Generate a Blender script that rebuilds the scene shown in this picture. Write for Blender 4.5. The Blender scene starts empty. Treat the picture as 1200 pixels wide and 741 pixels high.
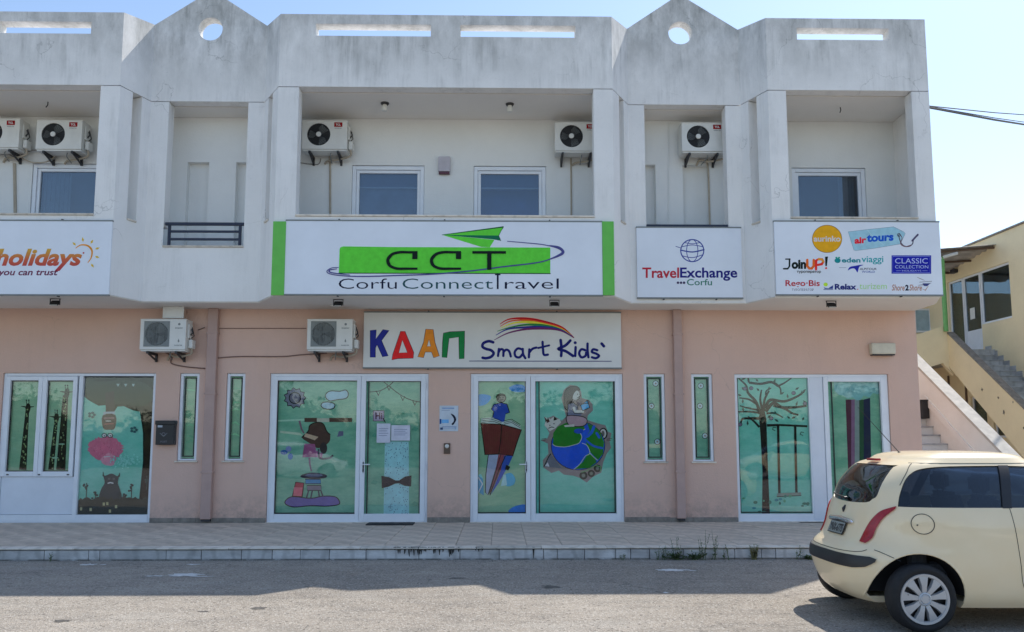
import bpy, bmesh, math, random
from math import sin, cos, tan, pi, radians, sqrt, atan2, hypot
from mathutils import Vector, Matrix
from mathutils.geometry import tessellate_polygon
random.seed(7)
SC = bpy.context.scene
COL = SC.collection
# ------------------------------------------------------------------ camera
F_PX, YAW, PITCH, EYE = 950.0, radians(.95), radians(6.05), 1.65
HOR = 515.0
PX0, PY0 = 600.0, HOR - F_PX*tan(PITCH)
fw = Vector((sin(YAW)*cos(PITCH), cos(YAW)*cos(PITCH), sin(PITCH)))
rt = Vector((cos(YAW), -sin(YAW), 0)); up = rt.cross(fw)
cd = bpy.data.cameras.new('camera'); cam = bpy.data.objects.new('camera', cd); COL.objects.link(cam)
cam.matrix_world = Matrix(((rt.x, up.x, -fw.x, 0), (rt.y, up.y, -fw.y, 0), (rt.z, up.z, -fw.z, EYE), (0, 0, 0, 1)))
cd.sensor_width = 36; cd.lens = F_PX*36/1200; cd.clip_start = .05; cd.clip_end = 5000
cd.shift_y = (PY0-370.5)/1200
SC.camera = cam
# ------------------------------------------------------------------ light
SUN_EL, SUN_AZ = radians(54.5), radians(45)      # sun stands behind the building, to the right
w = bpy.data.worlds.new('World'); SC.world = w; w.use_nodes = True
nt = w.node_tree; bg = nt.nodes['Background']
sky = nt.nodes.new('ShaderNodeTexSky'); sky.sky_type = 'NISHITA'; sky.sun_disc = False
sky.sun_elevation = SUN_EL; sky.sun_rotation = SUN_AZ; sky.air_density = 1.0; sky.dust_density = .6; sky.ozone_density = .7
nt.links.new(sky.outputs[0], bg.inputs[0]); bg.inputs[1].default_value = .15
sl = bpy.data.lights.new('sun', 'SUN'); so = bpy.data.objects.new('sun', sl); COL.objects.link(so)
sl.energy = 3.3; sl.angle = radians(.5); sl.color = (1, .95, .87)
sdir = Vector((sin(SUN_AZ)*cos(SUN_EL), cos(SUN_AZ)*cos(SUN_EL), sin(SUN_EL)))
so.rotation_euler = sdir.to_track_quat('Z', 'Y').to_euler(); so.location = (20, 20, 30)
SC.view_settings.view_transform = 'Standard'; SC.view_settings.look = 'None'
SC.view_settings.exposure = .62; SC.view_settings.gamma = 1
SC.cycles.max_bounces = 8; SC.cycles.transparent_max_bounces = 12

# ------------------------------------------------------------------ helpers
def X2(px, py, Y):
    """a point of the plane y=Y as measured on the photograph -> (x, z)"""
    d = fw + rt*((px-PX0)/F_PX) + up*((PY0-py)/F_PX)
    t = Y/d.y
    return d.x*t, EYE + d.z*t
def R4(a, b, c, d, Y):
    x0 = X2(a, (b+d)/2, Y)[0]; x1 = X2(c, (b+d)/2, Y)[0]
    return x0, x1, X2((a+c)/2, d, Y)[1], X2((a+c)/2, b, Y)[1]
def lin(c): return tuple((v/255/12.92 if v/255 <= .04045 else ((v/255+.055)/1.055)**2.4) for v in c[:3])

def tag(o, label=None, cat=None, group=None, kind=None):
    if label: o['label'] = label
    if cat: o['category'] = cat
    if group: o['group'] = group
    if kind: o['kind'] = kind
    return o
def empty(name, loc, label, cat, group=None):
    o = bpy.data.objects.new(name, None); COL.objects.link(o); o.location = loc; o.empty_display_size = .1
    return tag(o, label, cat, group)
def wloc(o):
    v = Vector((0, 0, 0))
    while o is not None: v += Vector(o.location); o = o.parent
    return v
def link_mesh(name, me, parent=None):
    o = bpy.data.objects.new(name, me); COL.objects.link(o)
    if parent is not None: o.parent = parent
    return o
def copy_tree(o, loc=None, parent=None, label=None, group=None):
    c = o.copy(); COL.objects.link(c)
    if parent is not None: c.parent = parent
    if loc is not None: c.location = loc
    if label: c['label'] = label
    if group: c['group'] = group
    for ch in list(o.children): copy_tree(ch, None, c)
    return c

class MB:
    def __init__(s): s.v = []; s.f = []; s.m = []; s.sm = []; s.mi = 0; s.mats = []
    def mat(s, m):
        if m not in s.mats: s.mats.append(m)
        s.mi = s.mats.index(m); return s
    def add(s, vs, fs, smooth=False):
        n = len(s.v); s.v += [tuple(p) for p in vs]
        for f in fs: s.f.append([i+n for i in f]); s.m.append(s.mi); s.sm.append(smooth)
    def box(s, x0, x1, y0, y1, z0, z1):
        if x0 > x1: x0, x1 = x1, x0
        if y0 > y1: y0, y1 = y1, y0
        if z0 > z1: z0, z1 = z1, z0
        s.add([(x0,y0,z0),(x1,y0,z0),(x1,y1,z0),(x0,y1,z0),(x0,y0,z1),(x1,y0,z1),(x1,y1,z1),(x0,y1,z1)],
              [(0,3,2,1),(4,5,6,7),(0,1,5,4),(1,2,6,5),(2,3,7,6),(3,0,4,7)])
    def bbox(s, x0, x1, y0, y1, z0, z1, b=.01):
        """box with chamfered edges"""
        bm = bmesh.new(); bmesh.ops.create_cube(bm, size=1)
        bmesh.ops.scale(bm, vec=(x1-x0, y1-y0, z1-z0), verts=bm.verts)
        bmesh.ops.translate(bm, vec=((x0+x1)/2, (y0+y1)/2, (z0+z1)/2), verts=bm.verts)
        bmesh.ops.bevel(bm, geom=bm.edges[:], offset=b, segments=2, affect='EDGES', profile=.5)
        s.bm(bm)
    def bm(s, bm, smooth=False):
        bm.verts.index_update()
        s.add([v.co[:] for v in bm.verts], [[v.index for v in f.verts] for f in bm.faces], smooth); bm.free()
    def prism(s, pts, z0, z1):
        """plan polygon (x,y) raised from z0 to z1"""
        n = len(pts); a = sum(pts[i][0]*pts[(i+1)%n][1]-pts[(i+1)%n][0]*pts[i][1] for i in range(n))
        if a < 0: pts = pts[::-1]
        vs = [(x, y, z0) for x, y in pts]+[(x, y, z1) for x, y in pts]
        tr = tessellate_polygon([[Vector((x, y, 0)) for x, y in pts]])
        fs = []
        for t in tr:
            q = orient(pts, t); fs.append(tuple(reversed(q))); fs.append(tuple(i+n for i in q))
        fs += [(i, (i+1)%n, (i+1)%n+n, i+n) for i in range(n)]
        s.add(vs, fs)
    def extr(s, loops, fn, d0, d1):
        """2-D outline with holes -> solid; fn(a, b, d) gives the 3-D point, d = depth"""
        flat = [p for l in loops for p in l]; n = len(flat)
        tr = tessellate_polygon([[Vector((a, b, 0)) for a, b in l] for l in loops])
        vs = [fn(a, b, d0) for a, b in flat]+[fn(a, b, d1) for a, b in flat]
        fs = []
        for t in tr: fs.append(tuple(t)); fs.append(tuple(i+n for i in reversed(t)))
        k = 0
        for l in loops:
            m = len(l); fs += [(k+i, k+(i+1)%m, k+(i+1)%m+n, k+i+n) for i in range(m)]; k += m
        s.add(vs, fs)
    def tube(s, pts, r, n=8, closed=False):
        pts = [Vector(p) for p in pts]; vs = []; fs = []; m = len(pts)
        prev = None
        for i, p in enumerate(pts):
            if closed: t = pts[(i+1)%m]-pts[i-1]
            else: t = pts[min(i+1, m-1)]-pts[max(i-1, 0)]
            t.normalize()
            a = prev if prev is not None and abs(prev.dot(t)) < .95 else (Vector((0, 0, 1)) if abs(t.z) < .9 else Vector((1, 0, 0)))
            b = t.cross(a).normalized(); c = b.cross(t).normalized(); prev = c
            rr = r[i] if isinstance(r, (list, tuple)) else r
            for k in range(n):
                q = 2*pi*k/n; vs.append(p+(b*cos(q)+c*sin(q))*rr)
        for i in range(m if closed else m-1):
            for k in range(n):
                j = (i+1) % m
                fs.append((i*n+k, i*n+(k+1)%n, j*n+(k+1)%n, j*n+k))
        if not closed: fs.append(tuple(range(n))[::-1]); fs.append(tuple((m-1)*n+k for k in range(n)))
        s.add(vs, fs, True)
    def lathe(s, prof, org, axis='y', n=32, closed=False):
        """profile of (radius, offset along axis)"""
        vs = []; fs = []; m = len(prof); o = Vector(org)
        for k in range(n):
            q = 2*pi*k/n
            for r, h in prof:
                a, b = r*cos(q), r*sin(q)
                vs.append(o+Vector((a, h, b) if axis == 'y' else ((a, b, h) if axis == 'z' else (h, a, b))))
        for k in range(n):
            for i in range(m if closed else m-1):
                j = (i+1) % m
                fs.append((k*m+i, ((k+1)%n)*m+i, ((k+1)%n)*m+j, k*m+j))
        s.add(vs, fs, True)
    def build(s, name, mat=None, parent=None, normals=True):
        if mat is not None: s.mats = [mat]
        me = bpy.data.meshes.new(name)
        o = wloc(parent)
        me.from_pydata([(x-o.x, y-o.y, z-o.z) for x, y, z in s.v], [], s.f)
        for m in s.mats: me.materials.append(m)
        if len(s.mats) > 1: me.polygons.foreach_set('material_index', s.m)
        me.polygons.foreach_set('use_smooth', s.sm)
        if normals:
            bm = bmesh.new(); bm.from_mesh(me); bmesh.ops.recalc_face_normals(bm, faces=bm.faces); bm.to_mesh(me); bm.free()
        me.update()
        if any(s.sm): 
            try: me.set_sharp_from_angle(angle=radians(38))
            except Exception: pass
        return link_mesh(name, me, parent)
def orient(pts, t):
    a, b, c = (pts[i] for i in t)
    return t if (b[0]-a[0])*(c[1]-a[1])-(c[0]-a[0])*(b[1]-a[1]) > 0 else tuple(reversed(t))

# ------------------------------------------------------------------ materials
def newmat(name):
    m = bpy.data.materials.new(name); m.use_nodes = True
    return m, m.node_tree, m.node_tree.nodes['Principled BSDF']
def N(t, k, **kw):
    n = t.nodes.new(k)
    for a, b in kw.items(): setattr(n, a, b)
    return n
def noise(t, co, scale, detail=5, rough=.6, sc=(1, 1, 1)):
    mp = N(t, 'ShaderNodeMapping'); mp.inputs['Scale'].default_value = sc; t.links.new(co, mp.inputs[0])
    n = N(t, 'ShaderNodeTexNoise'); n.inputs['Scale'].default_value = scale; n.inputs['Detail'].default_value = detail
    n.inputs['Roughness'].default_value = rough; t.links.new(mp.outputs[0], n.inputs[0]); return n.outputs[0]
def ramp(t, fac, a, b, ca=0., cb=1.):
    r = N(t, 'ShaderNodeMapRange'); r.inputs[1].default_value = a; r.inputs[2].default_value = b
    r.inputs[3].default_value = ca; r.inputs[4].default_value = cb; t.links.new(fac, r.inputs[0]); return r.outputs[0]
def mix(t, fac, a, b, mode='MIX'):
    m = N(t, 'ShaderNodeMix', data_type='RGBA', blend_type=mode)
    for i, v in ((0, fac), (6, a), (7, b)):
        if hasattr(v, 'is_output') or hasattr(v, 'links'): t.links.new(v, m.inputs[i])
        else: m.inputs[i].default_value = (*v, 1) if isinstance(v, tuple) and len(v) == 3 else v
    return m.outputs[2]
def mathn(t, op, a, b):
    m = N(t, 'ShaderNodeMath', operation=op)
    for i, v in ((0, a), (1, b)):
        if hasattr(v, 'links'): t.links.new(v, m.inputs[i])
        else: m.inputs[i].default_value = v
    return m.outputs[0]
def coord(t, kind='Object'): return N(t, 'ShaderNodeTexCoord').outputs[kind]
def wpos(t): return N(t, 'ShaderNodeNewGeometry').outputs['Position']
def bump(t, bs, h, strength, dist=.01):
    b = N(t, 'ShaderNodeBump'); b.inputs['Strength'].default_value = strength; b.inputs['Distance'].default_value = dist
    t.links.new(h, b.inputs['Height']); t.links.new(b.outputs[0], bs.inputs['Normal'])
def simple(name, c, rough=.5, metal=0., var=.12, scale=6., spec=.5, bmp=0., bscale=60., island=0.):
    m, t, b = newmat(name)
    co = coord(t)
    n = noise(t, co, scale)
    lo = tuple(max(0, v*(1-var)) for v in c); hi = tuple(min(1, v*(1+var)) for v in c)
    cc = mix(t, ramp(t, n, .3, .7), lo, hi)
    if island:
        oi = N(t, 'ShaderNodeObjectInfo').outputs['Random']
        v = ramp(t, oi, 0, 1, 1-island, 1+island)
        cm = N(t, 'ShaderNodeCombineColor'); [t.links.new(v, cm.inputs[i]) for i in range(3)]
        cc = mix(t, 1., cc, cm.outputs[0], 'MULTIPLY')
    t.links.new(cc, b.inputs['Base Color'])
    b.inputs['Roughness'].default_value = rough; b.inputs['Metallic'].default_value = metal
    b.inputs['Specular IOR Level'].default_value = spec
    if bmp: bump(t, b, noise(t, co, bscale, 3), bmp, .005)
    return m
M = {}
def plaster(name, base, dirt, amt, top=None, fine=.35, runs=.0, crack=0.):
    """painted render: blotches, vertical run marks, fine grain; weathering heavier towards a roof edge"""
    m, t, b = newmat(name); p = wpos(t)
    big = ramp(t, noise(t, p, .9, 6, .65), .35, .7)
    run = ramp(t, noise(t, p, 5.5, 5, .7, (1, 1, .10)), .48, .78)
    run2 = ramp(t, noise(t, p, 17, 4, .7, (1, 1, .05)), .55, .8)
    sp = ramp(t, noise(t, p, 14, 6, .75), .60, .80)
    brk = ramp(t, noise(t, p, 1.3, 4, .6), .40, .66)
    d = mathn(t, 'ADD', mathn(t, 'MULTIPLY', mathn(t, 'MULTIPLY', run, brk), runs*.9), mathn(t, 'MULTIPLY', sp, .5))
    d = mathn(t, 'ADD', d, mathn(t, 'MULTIPLY', mathn(t, 'MULTIPLY', run2, brk), runs*.5))
    d = mathn(t, 'ADD', d, mathn(t, 'MULTIPLY', big, .35))
    if top:
        z = N(t, 'ShaderNodeSeparateXYZ'); t.links.new(p, z.inputs[0])
        g = ramp(t, z.outputs[2], top[0], top[1], top[2], 1.)
        d = mathn(t, 'MULTIPLY', d, g)
        gg = ramp(t, z.outputs[2], top[0]+2.6, top[1]+.2, 0, .8)
        d = mathn(t, 'ADD', d, mathn(t, 'MULTIPLY', gg, ramp(t, noise(t, p, 3.2, 6, .7, (1, 1, .45)), .30, .62)))
    d = mathn(t, 'MULTIPLY', d, amt)
    d.node.use_clamp = True
    colr = mix(t, d, base, dirt)
    if name == 'pink_render':      # splashes thrown up from the paving, faint repaint patches
        z = N(t, 'ShaderNodeSeparateXYZ'); t.links.new(p, z.inputs[0])
        sp2 = mathn(t, 'MULTIPLY', ramp(t, z.outputs[2], .2, .75, .8, 0), ramp(t, noise(t, p, 7, 6, .75), .38, .62))
        colr = mix(t, sp2, colr, (.36, .27, .23))
        colr = mix(t, ramp(t, noise(t, p, .55, 1), .50, .52, 0, .22), colr, (.70, .50, .43))
    if crack:
        v = N(t, 'ShaderNodeTexVoronoi', feature='DISTANCE_TO_EDGE'); v.inputs['Scale'].default_value = .8
        wp = N(t, 'ShaderNodeVectorMath', operation='ADD'); t.links.new(p, wp.inputs[0])
        nz = N(t, 'ShaderNodeTexNoise'); nz.inputs['Scale'].default_value = 1.8; nz.inputs['Detail'].default_value = 6; t.links.new(p, nz.inputs[0])
        t.links.new(nz.outputs['Color'], wp.inputs[1]); t.links.new(wp.outputs[0], v.inputs[0])
        ck = mathn(t, 'MULTIPLY', ramp(t, v.outputs['Distance'], .0, .007, crack, 0), ramp(t, noise(t, p, .7, 2), .54, .60))
        colr = mix(t, ck, colr, tuple(v_*.5 for v_ in dirt))
    t.links.new(colr, b.inputs['Base Color'])
    b.inputs['Roughness'].default_value = .85; b.inputs['Specular IOR Level'].default_value = .3
    bump(t, b, noise(t, p, 38, 5, .7), fine, .012)
    return m
M['white'] = plaster('weathered_white_render', (.87, .86, .845), (.25, .255, .24), .66, (5.0, 8.9, .35), .35, 1.0, .38)
M['whitein'] = plaster('white_balcony_paint', (.80, .81, .80), (.34, .34, .33), .35)
M['ceil'] = plaster('soffit_paint', (.84, .81, .77), (.42, .40, .38), .35)
M['pink'] = plaster('pink_render', (.72, .49, .395), (.42, .30, .255), .5, None, .5, .35, .22)
M['yellow'] = plaster('yellow_render', (.90, .77, .50), (.42, .33, .2), .6)
M['flank'] = plaster('pale_stair_render', (.86, .86, .82), (.36, .34, .30), .6)
M['skirt'] = simple('skirting_stone', (.24, .215, .185), .8, var=.3, scale=9, bmp=.4)
M['alu'] = simple('white_aluminium', (.78, .81, .86), .38, var=.05, scale=3)
M['alu2'] = simple('white_aluminium_panel', (.72, .76, .83), .42, var=.05, scale=2)
M['sign'] = simple('sign_sheet', (.77, .81, .88), .42, var=.05, scale=1.2, bmp=.5, bscale=1.3)
M['sign2'] = simple('sign_sheet_grey', (.72, .72, .70), .5, var=.05, scale=1.5)
M['dark'] = simple('dark_metal', (.03, .03, .034), .5, var=.2)
M['navy_metal'] = simple('navy_railing', (.012, .02, .05), .5, var=.15)
M['black'] = simple('black_plastic', (.018, .018, .02), .45, var=.2)
M['acw'] = simple('aircon_casing', (.70, .70, .67), .45, var=.06, scale=4)
M['acg'] = simple('aircon_grey', (.20, .22, .22), .5, var=.1)
M['acd'] = simple('aircon_cavity', (.025, .027, .03), .6)
M['cable'] = simple('grey_cable', (.22, .21, .20), .6)
M['brownc'] = simple('brown_cable', (.20, .12, .10), .6)
M['copper'] = simple('insulated_pipe', (.42, .36, .28), .6)
M['pipe'] = simple('pink_downpipe', (.47, .32, .28), .55, var=.08, scale=3)
M['cream'] = simple('cream_lamp', (.62, .58, .47), .5, var=.1)
M['green_post'] = simple('green_post', (.15, .40, .12), .5)
M['rust'] = simple('corrugated_sheet', (.42, .38, .34), .6, var=.35, scale=3)
M['brown'] = simple('brown_wood', (.12, .075, .05), .6)
M['rubber'] = simple('tyre_rubber', (.013, .013, .014), .75, var=.25, scale=20, bmp=.3)
M['wheel'] = simple('wheel_cover_silver', (.50, .51, .52), .35, .35, var=.05)
M['chrome'] = simple('chrome', (.75, .75, .77), .12, 1., var=.02)
M['mat'] = simple('doormat', (.03, .03, .03), .95, var=.4, scale=60)
M['stem'] = simple('weed_leaf', (.085, .13, .045), .7, var=.3, scale=15)
M['dry'] = simple('dry_weed', (.20, .19, .08), .8, var=.3, scale=15)
M['litter'] = simple('white_litter', (.70, .70, .68), .8)
M['seat'] = simple('seat_fabric', (.05, .055, .065), .9, var=.2, scale=40)

def asphalt():
    m, t, b = newmat('worn_asphalt'); p = wpos(t)
    n1 = ramp(t, noise(t, p, .35, 4, .6), .35, .65)
    base = mix(t, n1, (.325, .28, .23), (.44, .385, .32))
    n2 = ramp(t, noise(t, p, 1.7, 6, .7, (1, 2.2, 1)), .45, .72)
    base = mix(t, mathn(t, 'MULTIPLY', n2, .6), base, (.20, .185, .165))
    n4 = ramp(t, noise(t, p, .75, 5, .65, (.6, 1.4, 1)), .56, .64)
    base = mix(t, mathn(t, 'MULTIPLY', n4, .32), base, (.52, .48, .42))
    v = N(t, 'ShaderNodeTexVoronoi'); v.inputs['Scale'].default_value = 75; t.links.new(p, v.inputs[0])
    cs = N(t, 'ShaderNodeSeparateColor'); t.links.new(v.outputs['Color'], cs.inputs[0])
    base = mix(t, ramp(t, cs.outputs[0], .0, 1, 0, .45), base, (.15, .14, .125))
    base = mix(t, ramp(t, cs.outputs[1], .82, .86, 0, .6), base, (.56, .52, .46))
    v3 = N(t, 'ShaderNodeTexVoronoi'); v3.inputs['Scale'].default_value = 26; t.links.new(p, v3.inputs[0])
    c3 = N(t, 'ShaderNodeSeparateColor'); t.links.new(v3.outputs['Color'], c3.inputs[0])
    pit = mathn(t, 'MULTIPLY', ramp(t, c3.outputs[0], .80, .84, 0, 1), ramp(t, v3.outputs['Distance'], .25, .45, 1, 0))
    base = mix(t, mathn(t, 'MULTIPLY', pit, .75), base, (.09, .08, .07))
    tw = ramp(t, noise(t, p, 1.1, 4, .6, (.12, 1.6, 1)), .52, .70)
    base = mix(t, mathn(t, 'MULTIPLY', tw, .30), base, (.19, .17, .15))
    n3 = ramp(t, noise(t, p, 22, 4, .8), .62, .72)
    base = mix(t, mathn(t, 'MULTIPLY', n3, .55), base, (.11, .10, .09))
    v2 = N(t, 'ShaderNodeTexVoronoi', feature='DISTANCE_TO_EDGE'); v2.inputs['Scale'].default_value = .55
    wp = N(t, 'ShaderNodeVectorMath', operation='ADD'); t.links.new(p, wp.inputs[0])
    nz = N(t, 'ShaderNodeTexNoise'); nz.inputs['Scale'].default_value = 2.5; nz.inputs['Detail'].default_value = 5; t.links.new(p, nz.inputs[0])
    t.links.new(nz.outputs['Color'], wp.inputs[1]); t.links.new(wp.outputs[0], v2.inputs[0])
    cr = ramp(t, v2.outputs['Distance'], .0, .010, .5, 0)
    base = mix(t, mathn(t, 'MULTIPLY', cr, ramp(t, noise(t, p, .6, 3), .46, .54)), base, (.07, .065, .06))
    t.links.new(base, b.inputs['Base Color']); b.inputs['Roughness'].default_value = .92; b.inputs['Specular IOR Level'].default_value = .25
    h = mathn(t, 'ADD', v.outputs['Distance'], noise(t, p, 30, 5, .8))
    bump(t, b, h, .7, .012)
    return m
M['asphalt'] = asphalt()
def marble(name, a, bcol, sc):
    m, t, b = newmat(name); p = wpos(t)
    n = noise(t, p, sc, 8, .65, (1, 1, 2.5))
    wv = N(t, 'ShaderNodeTexWave'); wv.inputs['Scale'].default_value = 1.2; wv.inputs['Distortion'].default_value = 9; wv.inputs['Detail'].default_value = 5
    t.links.new(p, wv.inputs[0])
    c = mix(t, ramp(t, n, .35, .68), a, bcol)
    c = mix(t, ramp(t, wv.outputs['Fac'], .0, .25, .35, 0), c, tuple(v*.55 for v in a))
    oi = N(t, 'ShaderNodeObjectInfo').outputs['Random']
    v = ramp(t, oi, 0, 1, .82, 1.12)
    cm = N(t, 'ShaderNodeCombineColor'); [t.links.new(v, cm.inputs[i]) for i in range(3)]
    c = mix(t, 1., c, cm.outputs[0], 'MULTIPLY')
    # grime creeping up from the road
    z = N(t, 'ShaderNodeSeparateXYZ'); t.links.new(p, z.inputs[0])
    g = mathn(t, 'MULTIPLY', ramp(t, z.outputs[2], .008, .028, 1, 0), ramp(t, noise(t, p, 6, 4), .30, .5))
    c = mix(t, g, c, (.13, .12, .10))
    t.links.new(c, b.inputs['Base Color']); b.inputs['Roughness'].default_value = .6
    bump(t, b, noise(t, p, 25, 4), .25, .006)
    return m
M['marble'] = marble('grey_veined_marble', (.44, .43, .42), (.72, .71, .70), 3)
M['nosing'] = marble('pale_marble_edge', (.64, .57, .48), (.80, .73, .63), 4)
M['steps'] = marble('stair_marble', (.36, .37, .38), (.52, .53, .54), 4)
M['tile'] = simple('terrace_tile', (.62, .515, .41), .8, var=.28, scale=3.5, bmp=.3, island=.07)
M['grout'] = simple('tile_grout', (.33, .28, .23), .9, var=.3)

def glass(name, refl=.10, tint=(1, 1, 1), rough=.02):
    """window glass: clear, with a mirror reflection that grows towards grazing"""
    m, t, b = newmat(name); t.nodes.remove(b)
    out = t.nodes['Material Output']
    tr = N(t, 'ShaderNodeBsdfTransparent'); tr.inputs[0].default_value = (*tint, 1)
    gl = N(t, 'ShaderNodeBsdfGlossy'); gl.inputs['Roughness'].default_value = rough; gl.inputs[0].default_value = (1, 1, 1, 1)
    fr = N(t, 'ShaderNodeFresnel'); fr.inputs[0].default_value = 1.5
    bp = N(t, 'ShaderNodeBump'); bp.inputs['Strength'].default_value = .06; bp.inputs['Distance'].default_value = .02
    t.links.new(noise(t, wpos(t), 2.2, 1), bp.inputs['Height']); t.links.new(bp.outputs[0], gl.inputs['Normal'])
    f = mathn(t, 'ADD', mathn(t, 'MULTIPLY', fr.outputs[0], .85), refl); f.node.use_clamp = True
    mx = N(t, 'ShaderNodeMixShader'); t.links.new(f, mx.inputs[0]); t.links.new(tr.outputs[0], mx.inputs[1]); t.links.new(gl.outputs[0], mx.inputs[2])
    t.links.new(mx.outputs[0], out.inputs[0]); return m
M['glass'] = glass('shop_glass', .0)
M['carglass'] = glass('car_glass', .02, (.44, .50, .55))
M['upglass'] = glass('upper_window_glass', .06, (.6, .7, .8))
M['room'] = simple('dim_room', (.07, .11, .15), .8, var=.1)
M['blind'] = simple('roller_blind', (.10, .17, .25), .8, var=.05)
def paint_car():
    m, t, b = newmat('cream_car_paint')
    n = noise(t, coord(t), 3, 3)
    t.links.new(mix(t, ramp(t, n, .3, .7), (.87, .705, .455), (.89, .74, .50)), b.inputs['Base Color'])
    b.inputs['Roughness'].default_value = .32; b.inputs['Coat Weight'].default_value = .6; b.inputs['Coat Roughness'].default_value = .03; b.inputs['Specular IOR Level'].default_value = .2
    return m
M['car'] = paint_car()
M['redlamp'] = simple('red_lens', (.35, .015, .02), .12, var=.25, scale=30)
_fc = {}
def C(r, g, b, k=1.75, rough=.55, var=.10, scale=9):
    """a paint as it looks in the shade of the photograph, turned into an albedo"""
    key = (r, g, b, k, rough, var)
    if key not in _fc:
        c = tuple(min(.85, v*k) for v in lin((r, g, b)))
        _fc[key] = simple('paint_%d_%d_%d' % (r, g, b), c, rough, var=var, scale=scale, spec=.12)
    return _fc[key]

# ------------------------------------------------------------------ flat print
def smooth(pts, n=6, closed=False):
    out = []; m = len(pts)
    rng = range(m if closed else m-1)
    for i in rng:
        g = (lambda k: pts[k % m]) if closed else (lambda k: pts[max(0, min(m-1, k))])
        p0, p1, p2, p3 = g(i-1), g(i), g(i+1), g(i+2)
        for k in range(n):
            t = k/n
            out.append(tuple(.5*((2*p1[j])+(-p0[j]+p2[j])*t+(2*p0[j]-5*p1[j]+4*p2[j]-p3[j])*t*t+(-p0[j]+3*p1[j]-3*p2[j]+p3[j])*t**3) for j in (0, 1)))
    if not closed: out.append(tuple(pts[-1]))
    return out
class Art:
    """flat print on the plane y=Y; coordinates are read off an enlarged crop (x0, y0, scale) of the photograph"""
    def __init__(s, Y, x0=0, y0=0, sc=1.): s.Y = Y; s.mb = MB(); s.k = 0; s.fr = (x0, y0, sc)
    def frame(s, x0, y0, sc): s.fr = (x0, y0, sc)
    def W(s, p):
        x, z = X2(s.fr[0]+p[0]/s.fr[2], s.fr[1]+p[1]/s.fr[2], s.Y); return (x, s.Y-.00011*s.k-.001, z)
    def poly(s, pts, m):
        s.k += 1; s.mb.mat(m); tr = tessellate_polygon([[Vector((a, b, 0)) for a, b in pts]])
        s.mb.add([s.W(p) for p in pts], [orient2(pts, t) for t in tr])
    def ell(s, cx, cy, rx, ry, m, n=28): s.poly([(cx+rx*cos(2*pi*i/n), cy+ry*sin(2*pi*i/n)) for i in range(n)], m)
    def ring(s, cx, cy, rx, ry, w_, m, n=32): s.line([(cx+rx*cos(2*pi*i/n), cy+ry*sin(2*pi*i/n)) for i in range(n)], w_, m, closed=True)
    def rect(s, a, b, c, d, m): s.poly([(a, b), (c, b), (c, d), (a, d)], m)
    def line(s, pts, w_, m, closed=False, sm=False, cap=True):
        if sm: pts = smooth(pts, 6, closed)
        if m is globals().get('K') and isinstance(w_, (int, float)) and w_ < 4.5: w_ = w_*1.5
        s.k += 1; s.mb.mat(m); n = len(pts); L = []; Rr = []
        for i in range(n):
            a = pts[(i-1) % n] if closed else pts[max(0, i-1)]; b = pts[(i+1) % n] if closed else pts[min(n-1, i+1)]
            dx, dy = b[0]-a[0], b[1]-a[1]; l = hypot(dx, dy) or 1
            wd = (w_[0]+(w_[1]-w_[0])*i/(n-1) if len(w_) == 2 else w_[0]+(w_[1]-w_[0])*2*i/(n-1) if i < n/2 else w_[1]+(w_[2]-w_[1])*(2*i/(n-1)-1)) if isinstance(w_, tuple) else w_
            nx, ny = -dy/l*wd/2, dx/l*wd/2
            if not closed and 0 < i < n-1:
                ax, ay = pts[i][0]-a[0], pts[i][1]-a[1]; bx, by = b[0]-pts[i][0], b[1]-pts[i][1]
                la, lb = hypot(ax, ay) or 1, hypot(bx, by) or 1
                cs = max(.35, sqrt(max(0, (1+(ax*bx+ay*by)/la/lb)/2))); nx /= cs; ny /= cs
            L.append((pts[i][0]+nx, pts[i][1]+ny)); Rr.append((pts[i][0]-nx, pts[i][1]-ny))
        vs = [s.W(p) for p in L+Rr]
        fs = [(i, (i+1) % n, (i+1) % n+n, i+n) for i in range(n if closed else n-1)]
        s.mb.add(vs, fs)
        if cap and not closed and not isinstance(w_, tuple) and w_ > 1.2:
            for p in (pts[0], pts[-1]): s.ell(p[0], p[1], w_/2, w_/2, m, 10)
    def text(s, body, a, b, c, d, m, bold=0., shear=0., rise=0.):
        """lettering stretched into the box a,b,c,d"""
        s.k += 1; s.mb.mat(m)
        vs, fs = text_mesh(body, bold, shear)
        xs = [v[0] for v in vs]; ys = [v[1] for v in vs]; w0, w1, h0, h1 = min(xs), max(xs), min(ys), max(ys)
        pts = [(a+(v[0]-w0)/(w1-w0)*(c-a), d-(v[1]-h0)/(h1-h0)*(d-b)-rise*(v[0]-w0)/(w1-w0)) for v in vs]
        s.mb.add([s.W(p) for p in pts], fs)
    def build(s, name, parent): return s.mb.build(name, None, parent, normals=False)
def orient2(pts, t):
    return tuple(reversed(orient(pts, t)))
_tx = {}
def text_mesh(body, bold, shear):
    k = (body, bold, shear)
    if k not in _tx:
        cu = bpy.data.curves.new('t', 'FONT'); cu.body = body; cu.offset = bold; cu.shear = shear; cu.resolution_u = 3
        ob = bpy.data.objects.new('t', cu); COL.objects.link(ob)
        dg = bpy.context.evaluated_depsgraph_get(); dg.update(); e = ob.evaluated_get(dg); me = e.to_mesh()
        _tx[k] = ([(v.co.x, v.co.y) for v in me.vertices], [tuple(p.vertices) for p in me.polygons])
        e.to_mesh_clear(); bpy.data.objects.remove(ob); bpy.data.curves.remove(cu)
    return _tx[k]
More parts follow.
